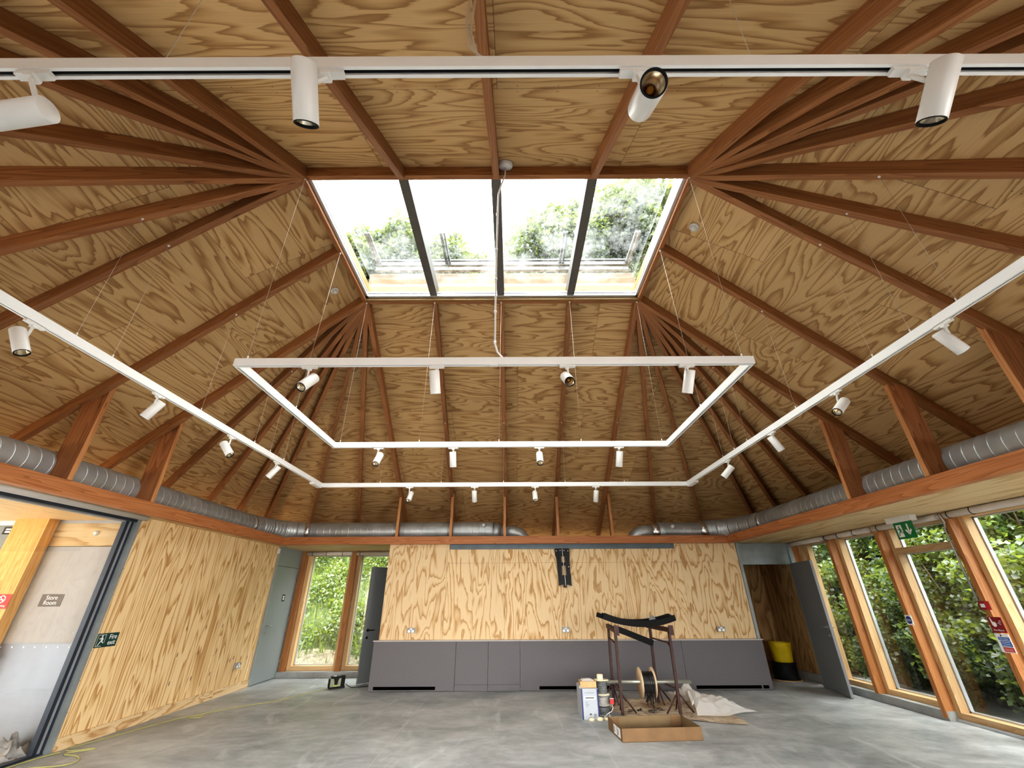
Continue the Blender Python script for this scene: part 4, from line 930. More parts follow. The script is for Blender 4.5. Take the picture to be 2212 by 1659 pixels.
for u in (0.22, 0.62): part('slot_plate', MB().box(0.866 + u * 0.31, 0.866 + (u + 0.17) * 0.31, 9.185, 9.195, 2.33, 2.352), 'steel', tv)

# ---- signs
fe = thing('fire_exit_sign', 'dark green fire exit sign with a running man beside the glass partition', 'sign', (-5.07, 6.05, 0.97))
yc, zc = 6.055, 1.048
part('sign_plate', MB().box(-5.079, -5.075, 5.90, 6.21, zc - 0.075, zc + 0.075), 'signteal', fe)
mm = MB(); pl = lambda u, v, t: (-5.075 + t, yc + u, zc + v)
running_man(mm, pl, -0.085, 0.0, 0.115); part('running_figure', mm, 'signwhite', fe)
mm = MB()
for r in (rect(-0.143, -0.139, -0.062, 0.062), rect(-0.036, -0.032, -0.03, 0.062), rect(-0.139, -0.036, 0.058, 0.062), rect(-0.139, -0.06, -0.062, -0.058)): flat_poly(mm, r, pl)
part('figure_border', mm, 'signwhite', fe)
text('Fire\nexit', 0.072, (-5.0735, 6.13, zc), RX, 'signwhite', fe)

xe = thing('exit_sign', 'green emergency exit sign with running man and down arrow under the soffit', 'exit sign', (5.5, 6.12, 2.28))
part('light_housing', MB().box(5.46, 5.56, 5.92, 6.33, 2.425, 2.499), 'white', xe, bevel=0.006)
part('sign_panel', MB().box(5.497, 5.503, 5.955, 6.265, 2.205, 2.43), 'signgreen', xe)
mm = MB(); pl = lambda u, v, t: (5.497 - t, 6.11 - u, 2.318 + v)
flat_poly(mm, rect(-0.125, -0.035, -0.085, 0.075), pl, 0.0006); part('figure_field', mm, 'signwhite', xe)
mm = MB(); running_man(mm, pl, -0.08, -0.005, 0.135, 0.0012); part('running_figure', mm, 'signgreen', xe)
mm = MB()
for a_, b_, w_ in (((0.06, 0.075), (0.06, -0.03), 0.024), ((0.015, 0.0), (0.062, -0.062), 0.024), ((0.105, 0.0), (0.058, -0.062), 0.024)): flat_poly(mm, bar2(a_, b_, w_), pl)
part('down_arrow', mm, 'signwhite', xe)

bs = thing('blue_door_sign', 'round blue Fire door keep shut sign on a window post', 'sign', (5.845, 7.04, 1.12))
part('sign_plate', MB().box(5.843, 5.8495, 6.985, 7.095, 1.115, 1.245), 'signwhite', bs)
part('blue_disc', MB().cyl((5.843, 7.04, 1.18), (5.8415, 7.04, 1.18), 0.05, seg=32), 'signblue', bs)
text('Fire door\nkeep shut', 0.020, (5.841, 7.04, 1.18), RNX, 'signwhite', bs)
def notice(name, label, y0, y1, z0, z1, m):
    t = thing(name, label, 'sign', (5.845, (y0 + y1) / 2, z0)); part('sign_plate', MB().box(5.842, 5.8485, y0, y1, z0, z1), m, t); return t
n1 = notice('call_point_sign', 'small dark red label with a white panel, topmost on the window post', 5.765, 5.90, 1.34, 1.435, 'signdark')
mm = MB(); pl = lambda u, v, t: (5.842 - t, 5.83 - u, 1.388 + v); flat_poly(mm, rect(-0.05, 0.005, -0.022, 0.018), pl); part('white_panel', mm, 'signwhite', n1)
mm = MB(); flat_poly(mm, rect(0.012, 0.062, -0.045, 0.045), pl); part('red_panel', mm, 'signred', n1)
n2 = notice('fire_alarm_sign', 'dark red fire alarm sign with a pressing hand on the window post', 5.71, 5.875, 1.10, 1.265, 'signdark')
mm = MB(); pl = lambda u, v, t: (5.842 - t, 5.7925 - u, 1.1825 + v)
flat_poly(mm, [(-0.055, 0.075), (-0.045, 0.08), (-0.03, 0.03), (-0.01, 0.03), (0.005, 0.015), (0.0, -0.015), (-0.03, -0.025), (-0.05, -0.005)], pl)
for k in range(3): flat_poly(mm, bar2((0.025 + 0.013 * k, 0.02 + 0.014 * k), (0.055 + 0.006 * k, 0.0 + 0.02 * k), 0.006), pl)
part('hand_symbol', mm, 'signwhite', n2)
text('Fire Alarm', 0.028, (5.8405, 5.7925, 1.125), RNX, 'signwhite', n2)
n3 = notice('fire_action_notice', 'white fire action notice with blue and red panels, lowest on the window post', 5.715, 5.872, 0.895, 1.09, 'signwhite')
pl = lambda u, v, t: (5.842 - t, 5.7935 - u, 0.9925 + v)
mm = MB(); flat_poly(mm, rect(-0.055, 0.075, 0.03, 0.062), pl); flat_poly(mm, rect(-0.045, 0.075, -0.035, 0.024), pl); part('blue_panel', mm, 'noticeblue', n3)
mm = MB(); flat_poly(mm, rect(-0.045, 0.075, -0.088, -0.043), pl); part('red_panel', mm, 'signred', n3)
mm = MB(); flat_poly(mm, circle(-0.01, 0.078, 0.010), pl); part('blue_dot', mm, 'signblue', n3)
text('Fire action', 0.024, (5.8405, 5.7835, 1.0385), RNX, 'signwhite', n3)
mm = MB()
for k in range(3): flat_poly(mm, rect(-0.035, 0.06, 0.008 - k * 0.018, 0.013 - k * 0.018), pl, 0.0018)
for k in range(2): flat_poly(mm, rect(-0.035, 0.06, -0.062 - k * 0.014, -0.058 - k * 0.014), pl, 0.0018)
part('text_lines', mm, 'signwhite', n3)
solid('cable_conduit', MB().tube([(5.79, 5.82, 2.499), (5.79, 5.82, 2.46), (5.81, 5.82, 2.38), (5.835, 5.88, 2.30), (5.838, 5.885, 1.9), (5.838, 5.885, 1.436)], 0.012, 10), 'steel', 'thin grey conduit running down the window post above the red notices', 'conduit')

# ================================================================ THINGS ON THE FLOOR
def trestle(label, xf, yf, xb, yb, xt, group):
    """red oxide steel end frame: two legs, head channel, rails and splayed braces"""
    t = thing('steel_trestle', label, 'trestle', ((xf + xb) / 2, (yf + yb) / 2, 0), group)
    F0, F1, B0, B1 = V((xf, yf, 0.020)), V((xf + 0.01, yf, 1.02)), V((xb, yb, 0.020)), V((xb + 0.02, yb, 1.03))
    lp = lambda a, b, z: a + (b - a) * (z / b.z)
    for a, b in ((F0, F1), (B0, B1)):
        part('leg', MB().beam(a, b, 0.038, 0.038, (0, 1, 0), False), 'rust', t, bevel=0.004)
    d = (B1 - F1).normalized()
    part('head_channel', MB().beam(F1 - d * 0.10 + V((0, 0, 0.0)), B1 + d * 0.10, 0.05, 0.06), 'rust', t)
    part('stop_plate', MB().box(F1.x - 0.035, F1.x + 0.035, F1.y - 0.115, F1.y - 0.10, 0.985, 1.115), 'rust', t)
    part('cross_rail', MB().tube([lp(F0, F1, 0.87), lp(B0, B1, 0.89)], 0.012, 8), 'rust', t)
    part('cross_rail', MB().tube([lp(F0, F1, 0.30), lp(B0, B1, 0.30)], 0.012, 8), 'rust', t)
    for a, b in ((F0, F1), (B0, B1)):
        for sx in (-1, 1):
            part('brace', MB().tube([lp(a, b, 0.26), V((a.x + sx * 0.20, a.y + 0.03 * sx, 0.032))], 0.011, 8), 'rust', t)
        k = 1 if a is F0 else -1
        part('brace', MB().tube([lp(a, b, 0.26), V((a.x + 0.02, a.y + 0.24 * k, 0.032))], 0.011, 8), 'rust', t)
    part('knee_brace', MB().tube([lp(F0, F1, 0.80), lp(F0, F1, 0.87) + d * 0.12], 0.008, 8), 'rust', t)
    return t
trestle('rusty red steel trestle beside the white carton', 1.545, 7.34, 1.59, 8.12, 0, 'steel trestles')
trestle('rusty red steel trestle beside the polythene sheet', 2.37, 7.36, 2.285, 8.10, 0, 'steel trestles')
solid('scaffold_tube', MB().tube([(1.405, 7.74, 0.340), (2.72, 7.74, 0.340)], 0.024, 18), 'galv_pipe', 'horizontal galvanised tube resting across the two trestles', 'tube')
dm = thing('cable_drum', 'plywood drum of black cable threaded on the galvanised tube', 'cable drum', (2.04, 7.74, 0.335))
def flange(x): return MB().lathe((x, 7.74, 0.335), (1, 0, 0), [(0, 0.028), (0, 0.195), (0.012, 0.195), (0.012, 0.028)], 36, False)
part('flange', flange(1.935), 'plyrim', dm); part('flange', flange(2.135), 'plyrim', dm)
pr = [(0, 0.028)]
for k in range(17): pr += [(0.002 + k * 0.011, 0.128 + 0.006 * math.sin(k * 2.1)), (0.0075 + k * 0.011, 0.138 + 0.008 * math.sin(k * 1.7))]
part('cable_winding', MB().lathe((1.948, 7.74, 0.335), (1, 0, 0), pr + [(0.186, 0.028)], 32, False), 'cableblack', dm)
for k in range(9):
    x = 1.965 + k * 0.019; zz = 0.20 - 0.10 * abs(math.sin(k * 1.9)) - 0.02
    part('loose_strand', MB().tube([(x, 7.61, 0.33), (x + 0.004, 7.60, 0.27), (x + 0.01 * math.sin(k * 3), 7.61, zz)], 0.006, 6), 'cableblack', dm)
part('cable_tail', MB().tube([(1.99, 7.62, 0.22), (2.02, 7.60, 0.14), (2.06, 7.56, 0.05), (2.07, 7.55, 0.020)], 0.005, 6), 'cableblack', dm)
part('cable_tail', MB().tube([(2.06, 7.62, 0.22), (2.055, 7.60, 0.12), (2.075, 7.57, 0.020)], 0.005, 6), 'cableblack', dm)

def trough(label, pts, w, h, group='black plastic channels'):
    """sagging black channel: base and two lips"""
    mb = MB()
    pts = [V(p) for p in pts]
    sec = [(-w / 2, h), (-w / 2, 0), (w / 2, 0), (w / 2, h), (w / 2 - 0.006, h), (w / 2 - 0.006, 0.006), (-w / 2 + 0.006, 0.006), (-w / 2 + 0.006, h)]
    rings = []
    for i, p in enumerate(pts):
        d = (pts[min(i + 1, len(pts) - 1)] - pts[max(i - 1, 0)]).normalized(); sd = d.cross(V((0, 0, 1))).normalized(); n = sd.cross(d)
        rings.append([p + sd * a + n * b for a, b in sec])
    mb.rings(rings, True, False)
    return solid('plastic_channel', mb, 'black', label, 'plastic channel', group)
def sag(a, b, dz, n=14):
    a, b = V(a), V(b); return [a + (b - a) * (k / n) - V((0, 0, dz * 4 * (k / n) * (1 - k / n))) for k in range(n + 1)]
trough('black plastic channel sagging across the trestle tops, nearest the camera', sag((1.40, 7.50, 1.20), (2.62, 7.72, 1.16), 0.105), 0.10, 0.085)
trough('black plastic channel sagging across the trestle tops, nearest the far wall', sag((1.40, 7.98, 1.205), (2.62, 7.92, 1.185), 0.098), 0.10, 0.07)
trough('black plastic strip fallen diagonally between the two trestles', [(1.62, 7.76, 1.015), (1.85, 7.78, 0.935), (2.07, 7.80, 0.855), (2.22, 7.82, 0.80)], 0.09, 0.085)
solid('metal_offcut', MB().prism([(2.20, 7.72, 1.14), (2.33, 7.72, 1.15), (2.31, 7.72, 1.19), (2.275, 7.72, 1.23), (2.245, 7.72, 1.235), (2.215, 7.72, 1.20)], (0, 0.012, 0)), 'cablegrey', 'small curved grey offcut standing on the black channel', 'offcut')
solid('paper_label', MB().obox((2.34, 7.70, 1.150), (0.11, 0.0, 0.003), (0, 0.05, 0), (0, 0, 0.004)), 'signwhite', 'small white paper slip lying on the black channel', 'paper')

# white carton with print
wc = thing('white_carton', 'white carton with dark blue side stripes standing on the floor', 'carton', (1.07, 7.42, 0))
part('carton_body', MB().box(0.955, 1.19, 7.18, 7.66, 0.0, 0.348), 'carton', wc, bevel=0.004)
part('blue_stripe', MB().box(0.954, 0.972, 7.1785, 7.18, 0.002, 0.345), 'cartonblue', wc)
part('blue_stripe', MB().box(1.173, 1.1905, 7.1785, 7.18, 0.002, 0.345).box(1.19, 1.1912, 7.18, 7.65, 0.002, 0.345), 'cartonblue', wc)
mm = MB(); pl = lambda u, v, t: (1.07 + u, 7.179 - t, v)
flat_poly(mm, [p for p in [(x * 1.0, y) for x, y in ([(0.066 + 0.018 * math.cos(a), 0.243 + 0.018 * math.sin(a)) for a in np.linspace(-PI / 2, PI / 2, 8)] + [(-0.066 + 0.018 * math.cos(a), 0.243 + 0.018 * math.sin(a)) for a in np.linspace(PI / 2, 3 * PI / 2, 8)])]], pl, 0.0012)
part('handle_surround', mm, 'signwhite', wc)
mm = MB(); flat_poly(mm, rect(-0.062, 0.062, 0.237, 0.249), pl, 0.0018); part('handle_slot', mm, 'ink', wc)
mm = MB()
for k in range(7): flat_poly(mm, rect(-0.06, -0.06 + 0.05 * (0.7 + 0.3 * math.sin(k * 5)), 0.195 - k * 0.009, 0.198 - k * 0.009), pl, 0.0012)
for k in range(11): flat_poly(mm, rect(-0.066 + k * 0.012, -0.058 + k * 0.012, 0.296, 0.304), pl, 0.0012)
part('small_print', mm, 'print', wc)
mm = MB()
flat_poly(mm, [(-0.017 + 0, 0.055)] + [(0.017 * math.cos(a), 0.055 + 0.014 * math.sin(a)) for a in np.linspace(0, PI, 9)], pl, 0.0012)
flat_poly(mm, rect(-0.0015, 0.0015, 0.033, 0.056), pl, 0.0013)
for x in (0.052, 0.070):
    flat_poly(mm, rect(x - 0.003, x + 0.003, 0.034, 0.056), pl, 0.0013); flat_poly(mm, [(x - 0.007, 0.055), (x + 0.007, 0.055), (x, 0.067)], pl, 0.0013)
flat_poly(mm, rect(0.043, 0.079, 0.028, 0.031), pl, 0.0013)
part('handling_symbols', mm, 'ink', wc)
part('torn_flap', MB().prism([(0.930, 7.20, 0.350), (0.952, 7.185, 0.350), (0.950, 7.21, 0.385), (0.935, 7.24, 0.372)], (0, 0.004, 0.002)), 'carton', wc)
cbx = thing('cardboard_box', 'small light brown cardboard box on top of the white carton', 'box', (1.07, 7.33, 0.350))
part('box_body', MB().box(0.955, 1.185, 7.23, 7.42, 0.3505, 0.425), 'cardlight', cbx, bevel=0.003)
part('packing_slip', MB().box(0.99, 1.16, 7.27, 7.40, 0.4255, 0.428), 'signwhite', cbx)
solid('plastic_wallet', MB().obox((1.02, 7.35, 0.4285), (0.13, 0.05, 0.0), (-0.03, 0.08, 0.0), (0, 0, 0.004)), 'flex', 'flat white plastic wallet lying on the small cardboard box', 'wallet')

# stack of cable spools with a tape roll on top
def spool(label, z0, h, rf, rc, cable, rim):
    t = thing('cable_spool', label, 'cable spool', (1.30, 7.47, z0), 'stacked cable spools')
    part('flange', MB().lathe((1.30, 7.47, z0), (0, 0, 1), [(0, 0.02), (0, rf), (0.010, rf), (0.010, 0.02)], 28, False), rim, t)
    part('flange', MB().lathe((1.30, 7.47, z0 + h - 0.010), (0, 0, 1), [(0, 0.02), (0, rf), (0.010, rf), (0.010, 0.02)], 28, False), rim, t)
    pr = []
    n = int((h - 0.024) / 0.008)
    for k in range(n): pr += [(0.011 + k * 0.008, rc - 0.003), (0.015 + k * 0.008, rc + 0.003 * math.sin(k * 2.3))]
    part('cable_winding', MB().lathe((1.30, 7.47, z0), (0, 0, 1), pr, 28, True), cable, t)
    return t
spool('cable spool at the bottom of the stack beside the white carton', 0.0, 0.118, 0.105, 0.098, 'cablegrey', 'cablelight')
spool('cable spool with pale winding in the middle of the stack', 0.119, 0.116, 0.105, 0.085, 'cablelight', 'cablelight')
spool('cable spool with dark grey winding, topmost of the stack', 0.236, 0.178, 0.108, 0.078, 'cablegrey', 'cream')
solid('tape_roll', MB().lathe((1.285, 7.47, 0.4145), (0, 0, 1), [(0, 0.026), (0, 0.045), (0.062, 0.045), (0.062, 0.026), (0, 0.026)], 28, False), 'cream', 'cream roll of tape standing on the top cable spool', 'tape roll', bevel=0.002)
rs = thing('extension_socket', 'red plug hanging with a white flex beside the cable spools', 'plug', (1.40, 7.30, 0.0))
part('plug_body', MB().box(1.375, 1.425, 7.29, 7.33, 0.15, 0.205), 'red', rs, bevel=0.006)
part('plug_face', MB().box(1.382, 1.432, 7.331, 7.338, 0.158, 0.21), 'signwhite', rs)
part('flex', MB().tube([(1.40, 7.31, 0.152), (1.405, 7.29, 0.11), (1.375, 7.26, 0.075), (1.31, 7.24, 0.05), (1.265, 7.225, 0.02), (1.255, 7.20, 0.012)], 0.006, 8), 'flex', rs)
part('flex', MB().tube([(1.36, 7.26, 0.07), (1.335, 7.25, 0.055), (1.34, 7.235, 0.03), (1.36, 7.215, 0.012)], 0.005, 8), 'flex', rs)
for (x, y, r_, h_, lb) in ((1.07, 7.13, 0.036, 0.03, 'cream plastic plug top on the floor in front of the white carton'), (1.185, 7.145, 0.042, 0.034, 'cream plastic fitting lying by the carton corner'), (1.285, 7.17, 0.040, 0.026, 'cream plastic fitting lying next to the cardboard tray')):
    tt = thing('plastic_fitting', lb, 'fitting', (x, y, 0), 'cream plastic fittings')
    part('cover', MB().lathe((x, y, 0), (0, 0, 1), [(0, r_), (h_ * 0.6, r_), (h_, r_ * 0.7), (h_, 0.0)], 18), 'cream', tt)
    part('cable_entry', MB().cyl((x + r_ * 0.8, y + 0.01, 0.012), (x + r_ * 1.3, y + 0.02, 0.012), 0.009, seg=10), 'cream', tt)

# open cardboard tray
ct = thing('cardboard_tray', 'large shallow open cardboard tray on the floor in front of the trestles', 'cardboard tray', (1.72, 6.45, 0))
A_, B_, C_, D_ = V((1.265, 6.16, 0)), V((2.225, 6.23, 0)), V((2.185, 6.80, 0)), V((1.215, 6.72, 0))
H_ = V((0, 0, 0.128))
part('tray_base', MB().prism([A_, B_, C_, D_], (0, 0, 0.006)), 'cardin', ct)
for a, b, m_, lb in ((A_, B_, 'card', None), (B_, C_, 'cardin', None), (C_, D_, 'cardin', None), (D_, A_, 'card', None)):
    inn = V((0, 0, 1)).cross(b - a).normalized() * 0.006
    part('tray_side', MB().prism([a, b, b + H_, a + H_], inn), m_, ct)
for p, d in ((C_, D_ - C_), (D_, C_ - D_)):
    d = d.normalized(); part('corner_flap', MB().prism([p + d * 0.01 + V((0, -0.012, 0.012)), p + d * 0.14 + V((0, -0.012, 0.012)), p + d * 0.14 + V((0, -0.012, 0.118)), p + d * 0.01 + V((0, -0.012, 0.118))], (0, -0.004, 0)), 'card', ct)
for u in (0.22, 0.80):
    q = A_ + (B_ - A_) * u; part('tape_strip', MB().prism([q + V((0, -0.0012, 0.004)), q + V((0.06, 0.003, 0.004)), q + V((0.06, 0.003, 0.12)), q + V((0, -0.0012, 0.12))], (0, -0.0006, 0)), 'cardlight' if 0 else 'card', ct)
e_ = (A_ - D_).normalized()
for s0, s1 in ((0.24, 0.36), (0.38, 0.50)):
    a, b = D_ + e_ * s0, D_ + e_ * s1; n_ = V((-0.0015, 0, 0))
    lbp = part('shipping_label', MB().prism([a + n_ + V((0, 0, 0.02)), b + n_ + V((0, 0, 0.02)), b + n_ + V((0, 0, 0.11)), a + n_ + V((0, 0, 0.11))], (-0.0006, 0, 0)), 'signwhite', ct)
    part('print_bars', MB().prism([a + e_ * 0.02 + n_ * 1.6 + V((0, 0, 0.035)), a + e_ * 0.05 + n_ * 1.6 + V((0, 0, 0.035)), a + e_ * 0.05 + n_ * 1.6 + V((0, 0, 0.095)), a + e_ * 0.02 + n_ * 1.6 + V((0, 0, 0.095))], (-0.0004, 0, 0)), 'print', lbp)

# stained canvas under the trestles and scattered wire ends
def canvas():
    def fn(a, b):
        x = 1.50 + a * 1.58 + 0.05 * math.sin(7 * b) ; y = 7.08 + b * 1.25 + 0.08 * math.sin(5 * a)
        if a > 0.6: y -= (a - 0.6) * 0.35 * (1 - b)
        z = 0.004 + 0.010 * (0.5 + 0.5 * math.sin(14 * a + 9 * b) * math.sin(17 * b - 6 * a)) * (1 if 0.03 < a < 0.97 else 0.2)
        return (x, y, z)
    return MB().grid(fn, 50, 40)
solid('canvas_sheet', canvas(), 'canvas', 'stained beige canvas sheet spread on the floor under the trestles', 'canvas')
for k in range(4):
    cx, cy = 1.70 + 0.15 * k, 7.50 + 0.07 * (k % 2)
    pts = [(cx + 0.065 * math.cos(q * 0.9 + k) * (1 - q / 14), cy + 0.06 * math.sin(q * 1.1 + k * 2), 0.026 + 0.006 * (q % 3)) for q in range(9)]
    solid('cable_offcut', MB().tube(pts, 0.005, 6), 'cableblack', 'curled black cable offcut among others on the canvas below the drum', 'cable offcut', 'black cable offcuts on the canvas')

# crumpled polythene sheet
def poly():
    def fn(a, b):
        # a across (left -> right), b from the front hem to the back
        x0, y0 = 2.46 + a * 1.04, 7.10 + b * 1.10
        x0 += 0.10 * math.sin(3 * b) * (1 - a); y0 += 0.22 * a * (1 - b) + 0.05 * math.sin(9 * a)
        ridge = (0.22 + 0.26 * min(1, max(0, (b - 0.62) / 0.16))) * math.exp(-((a - 0.05 - 0.06 * b) / 0.28) ** 2) * (0.25 + 0.75 * math.sin(PI * min(1, b * 1.1 + 0.12)) ** 0.8)
        ridge += 0.13 * math.exp(-((a - 0.55) / 0.22) ** 2) * math.sin(PI * min(1.0, b * 1.05)) ** 1.2
        spike = 0.16 * math.exp(-((a - 0.22) / 0.07) ** 2 - ((b - 0.80) / 0.10) ** 2)
        fold = 0.020 * math.sin(22 * a + 7 * b) + 0.018 * math.sin(11 * a - 16 * b + 1) + 0.012 * math.sin(31 * a + 23 * b) + 0.010 * math.sin(47 * b - 13 * a)
        edge = min(1, 6 * min(a, 1 - a, b, 1 - b) + 0.12) if a > 0.06 else 1.0
        tap = 1 - 0.75 * max(0, a - 0.5) * 2 * abs(b - 0.35)
        y0 = 7.45 + (y0 - 7.45) * max(0.12, 1 - 0.95 * max(0, a - 0.35) / 0.65)
        z = 0.028 + max(0.0, (ridge + spike) * tap + fold * (0.4 + 2.2 * ridge)) * edge
        return (x0, y0, z)
    return MB().grid(fn, 80, 60)
solid('polythene_sheet', poly(), 'poly', 'crumpled translucent white polythene sheet spilling over the floor', 'plastic sheet')

# work light / heater by the window, its lead and the yellow extension cable
ht = thing('work_light', 'small black and lime portable work light on the floor below the window post', 'work light', (-3.30, 9.47, 0))
a_, b_ = V((-3.41, 9.40, 0)), V((-3.19, 9.55, 0)); d_ = (b_ - a_).normalized(); n_ = V((-d_.y, d_.x, 0)) * 0.11
part('base_skid', MB().obox(a_ - d_ * 0.01, (b_ - a_) + d_ * 0.02, n_, (0, 0, 0.028)), 'black', ht, bevel=0.006)
part('body_shell', MB().obox(a_ + V((0, 0, 0.030)), (b_ - a_) * 0.72, n_, (0, 0, 0.125)), 'lime', ht, bevel=0.01)
part('control_head', MB().prism([a_ + d_ * 0.05 - n_ * 0.06 + V((0, 0, 0.165)), a_ + d_ * 0.16 - n_ * 0.06 + V((0, 0, 0.165)), a_ + d_ * 0.14 - n_ * 0.06 + V((0, 0, 0.12)), a_ + d_ * 0.135 - n_ * 0.06 + V((0, 0, 0.06)), a_ + d_ * 0.08 - n_ * 0.06 + V((0, 0, 0.06)), a_ + d_ * 0.07 - n_ * 0.06 + V((0, 0, 0.12))], n_ * 0.05), 'black', ht, bevel=0.003)
part('stripe', MB().tube([a_ + d_ * 0.06 - n_ * 0.02 + V((0, 0, 0.046)), a_ + d_ * 0.11 - n_ * 0.03 + V((0, 0, 0.040)), a_ + d_ * 0.17 - n_ * 0.02 + V((0, 0, 0.046))], 0.006, 8), 'limestripe', ht)
part('top_cover', MB().obox(a_ + d_ * 0.02 + V((0, 0, 0.156)), (b_ - a_) * 0.72, n_, (0, 0, 0.03)), 'black', ht, bevel=0.006)
part('end_block', MB().obox(a_ + (b_ - a_) * 0.76 + V((0, 0, 0.028)), (b_ - a_) * 0.24, n_, (0, 0, 0.165)), 'black', ht, bevel=0.008)
part('side_grille', MB().obox(a_ - d_ * 0.012 + V((0, 0, 0.03)), d_ * 0.012, n_, (0, 0, 0.12)), 'black', ht)
part('lamp_glass', MB().obox(a_ + d_ * 0.06 + n_ * 0.3 + V((0, 0, 0.187)), d_ * 0.05, n_ * 0.4, (0, 0, 0.006)), 'signwhite', ht)
solid('mains_lead', MB().tube([(-3.175, 9.56, 0.06), (-3.12, 9.54, 0.03), (-3.05, 9.53, 0.008), (-2.92, 9.56, 0.008), (-2.78, 9.62, 0.008), (-2.68, 9.68, 0.008)], 0.007, 8), 'cableblack', 'black mains lead running from the work light behind the cabinets', 'lead')
yc_ = [(-3.45, 9.44), (-3.55, 9.20), (-3.68, 8.90), (-3.87, 8.41), (-4.16, 8.12), (-4.40, 7.80), (-4.56, 7.52), (-4.60, 7.36), (-4.46, 7.34), (-4.44, 7.44), (-4.60, 7.46), (-4.72, 7.25), (-4.90, 6.52), (-4.985, 6.15), (-4.99, 5.98), (-4.90, 5.93), (-4.74, 6.02), (-4.72, 5.98), (-4.86, 5.88), (-4.86, 5.81), (-4.70, 5.77), (-4.56, 5.66), (-4.52, 5.55), (-4.60, 5.46), (-4.85, 5.40), (-5.02, 5.25)]
def smooth(pts, n=5):
    P_ = [V((x, y, 0.0075)) for x, y in pts]; out = []
    for i in range(len(P_) - 1):
        p0, p1, p2, p3 = P_[max(i - 1, 0)], P_[i], P_[i + 1], P_[min(i + 2, len(P_) - 1)]
        for k in range(n):
            t = k / n; out.append(0.5 * ((2 * p1) + (p2 - p0) * t + (2 * p0 - 5 * p1 + 4 * p2 - p3) * t * t + (3 * p1 - p0 - 3 * p2 + p3) * t ** 3))
    return out + [P_[-1]]
solid('extension_lead', MB().tube(smooth(yc_), 0.0055, 8), 'yellowcable', 'long pale yellow extension lead snaking along the left wall', 'cable')
solid('extension_lead', MB().tube(smooth([(-4.98, 5.88), (-5.02, 5.78), (-5.05, 5.55), (-5.06, 5.2), (-5.05, 4.8)]), 0.0065, 8), 'yellowcable', 'short pale yellow lead running along the foot of the glass partition', 'cable')

# tubs in the alcove
bk = thing('yellow_tub', 'battered yellow tub standing in a black tub in the alcove', 'tub', (5.54, 10.15, 0.3))
part('tub_wall', MB().lathe((5.54, 10.15, 0.305), (0, 0, 1), [(0, 0.165), (0.02, 0.17), (0.33, 0.205), (0.345, 0.215), (0.345, 0.195), (0.33, 0.19), (0.03, 0.15), (0.03, 0.0)], 32), 'yellow', bk)
part('rope_handle', MB().tube([(5.36, 10.05, 0.62), (5.37, 10.00, 0.56), (5.42, 9.96, 0.55), (5.45, 9.965, 0.62)], 0.008, 8), 'yellow', bk)
b2 = thing('black_tub', 'black round tub on the alcove floor under the yellow tub', 'tub', (5.52, 10.15, 0))
part('tub_wall', MB().lathe((5.52, 10.15, 0), (0, 0, 1), [(0, 0.24), (0.02, 0.25), (0.02, 0.22), (0.27, 0.225), (0.30, 0.235), (0.30, 0.0)], 32), 'black', b2)
part('base_rim', MB().lathe((5.52, 10.15, 0.002), (0, 0, 1), [(0, 0.262), (0.018, 0.262), (0.018, 0.251), (0, 0.251), (0, 0.262)], 32, False), 'cardlight', b2)

# ================================================================ OUTSIDE
def ground_r(x, y): return max(0.0, (x - 7.0) * 0.35) if x > 7 else 0.0
mb = MB()
mb.grid(lambda a, b: (6.15 + a * 14, -6 + b * 40, -0.15 + ground_r(6.15 + a * 14, 0) + 0.10 * math.sin(3 * a * 14) * math.sin(b * 30) * (a > 0.06)), 30, 40)
struct('hill_right', mb, 'soil', 'shady earth bank outside the side windows', 'bank')
def gb(x, y): return -0.05 + max(0.0, (y - 11.35)) * 0.62 + 0.10 * math.sin(x * 2.3) * math.sin(y * 1.7)
mb = MB(); mb.grid(lambda a, b: (-16 + a * 22.1, 10.95 + b * 14, gb(-16 + a * 22.1, 10.95 + b * 14)), 50, 40)
M['gravel'] = plain('pale chalky soil', (0.21, 0.18, 0.125), 0.95, var=0.5, scale=22)
M['bank'] = plain('mossy bank soil', (0.050, 0.062, 0.020), 0.95, var=0.5, scale=9)
struct('hill_back', mb, 'bank', 'steep earth bank behind the far windows', 'bank')

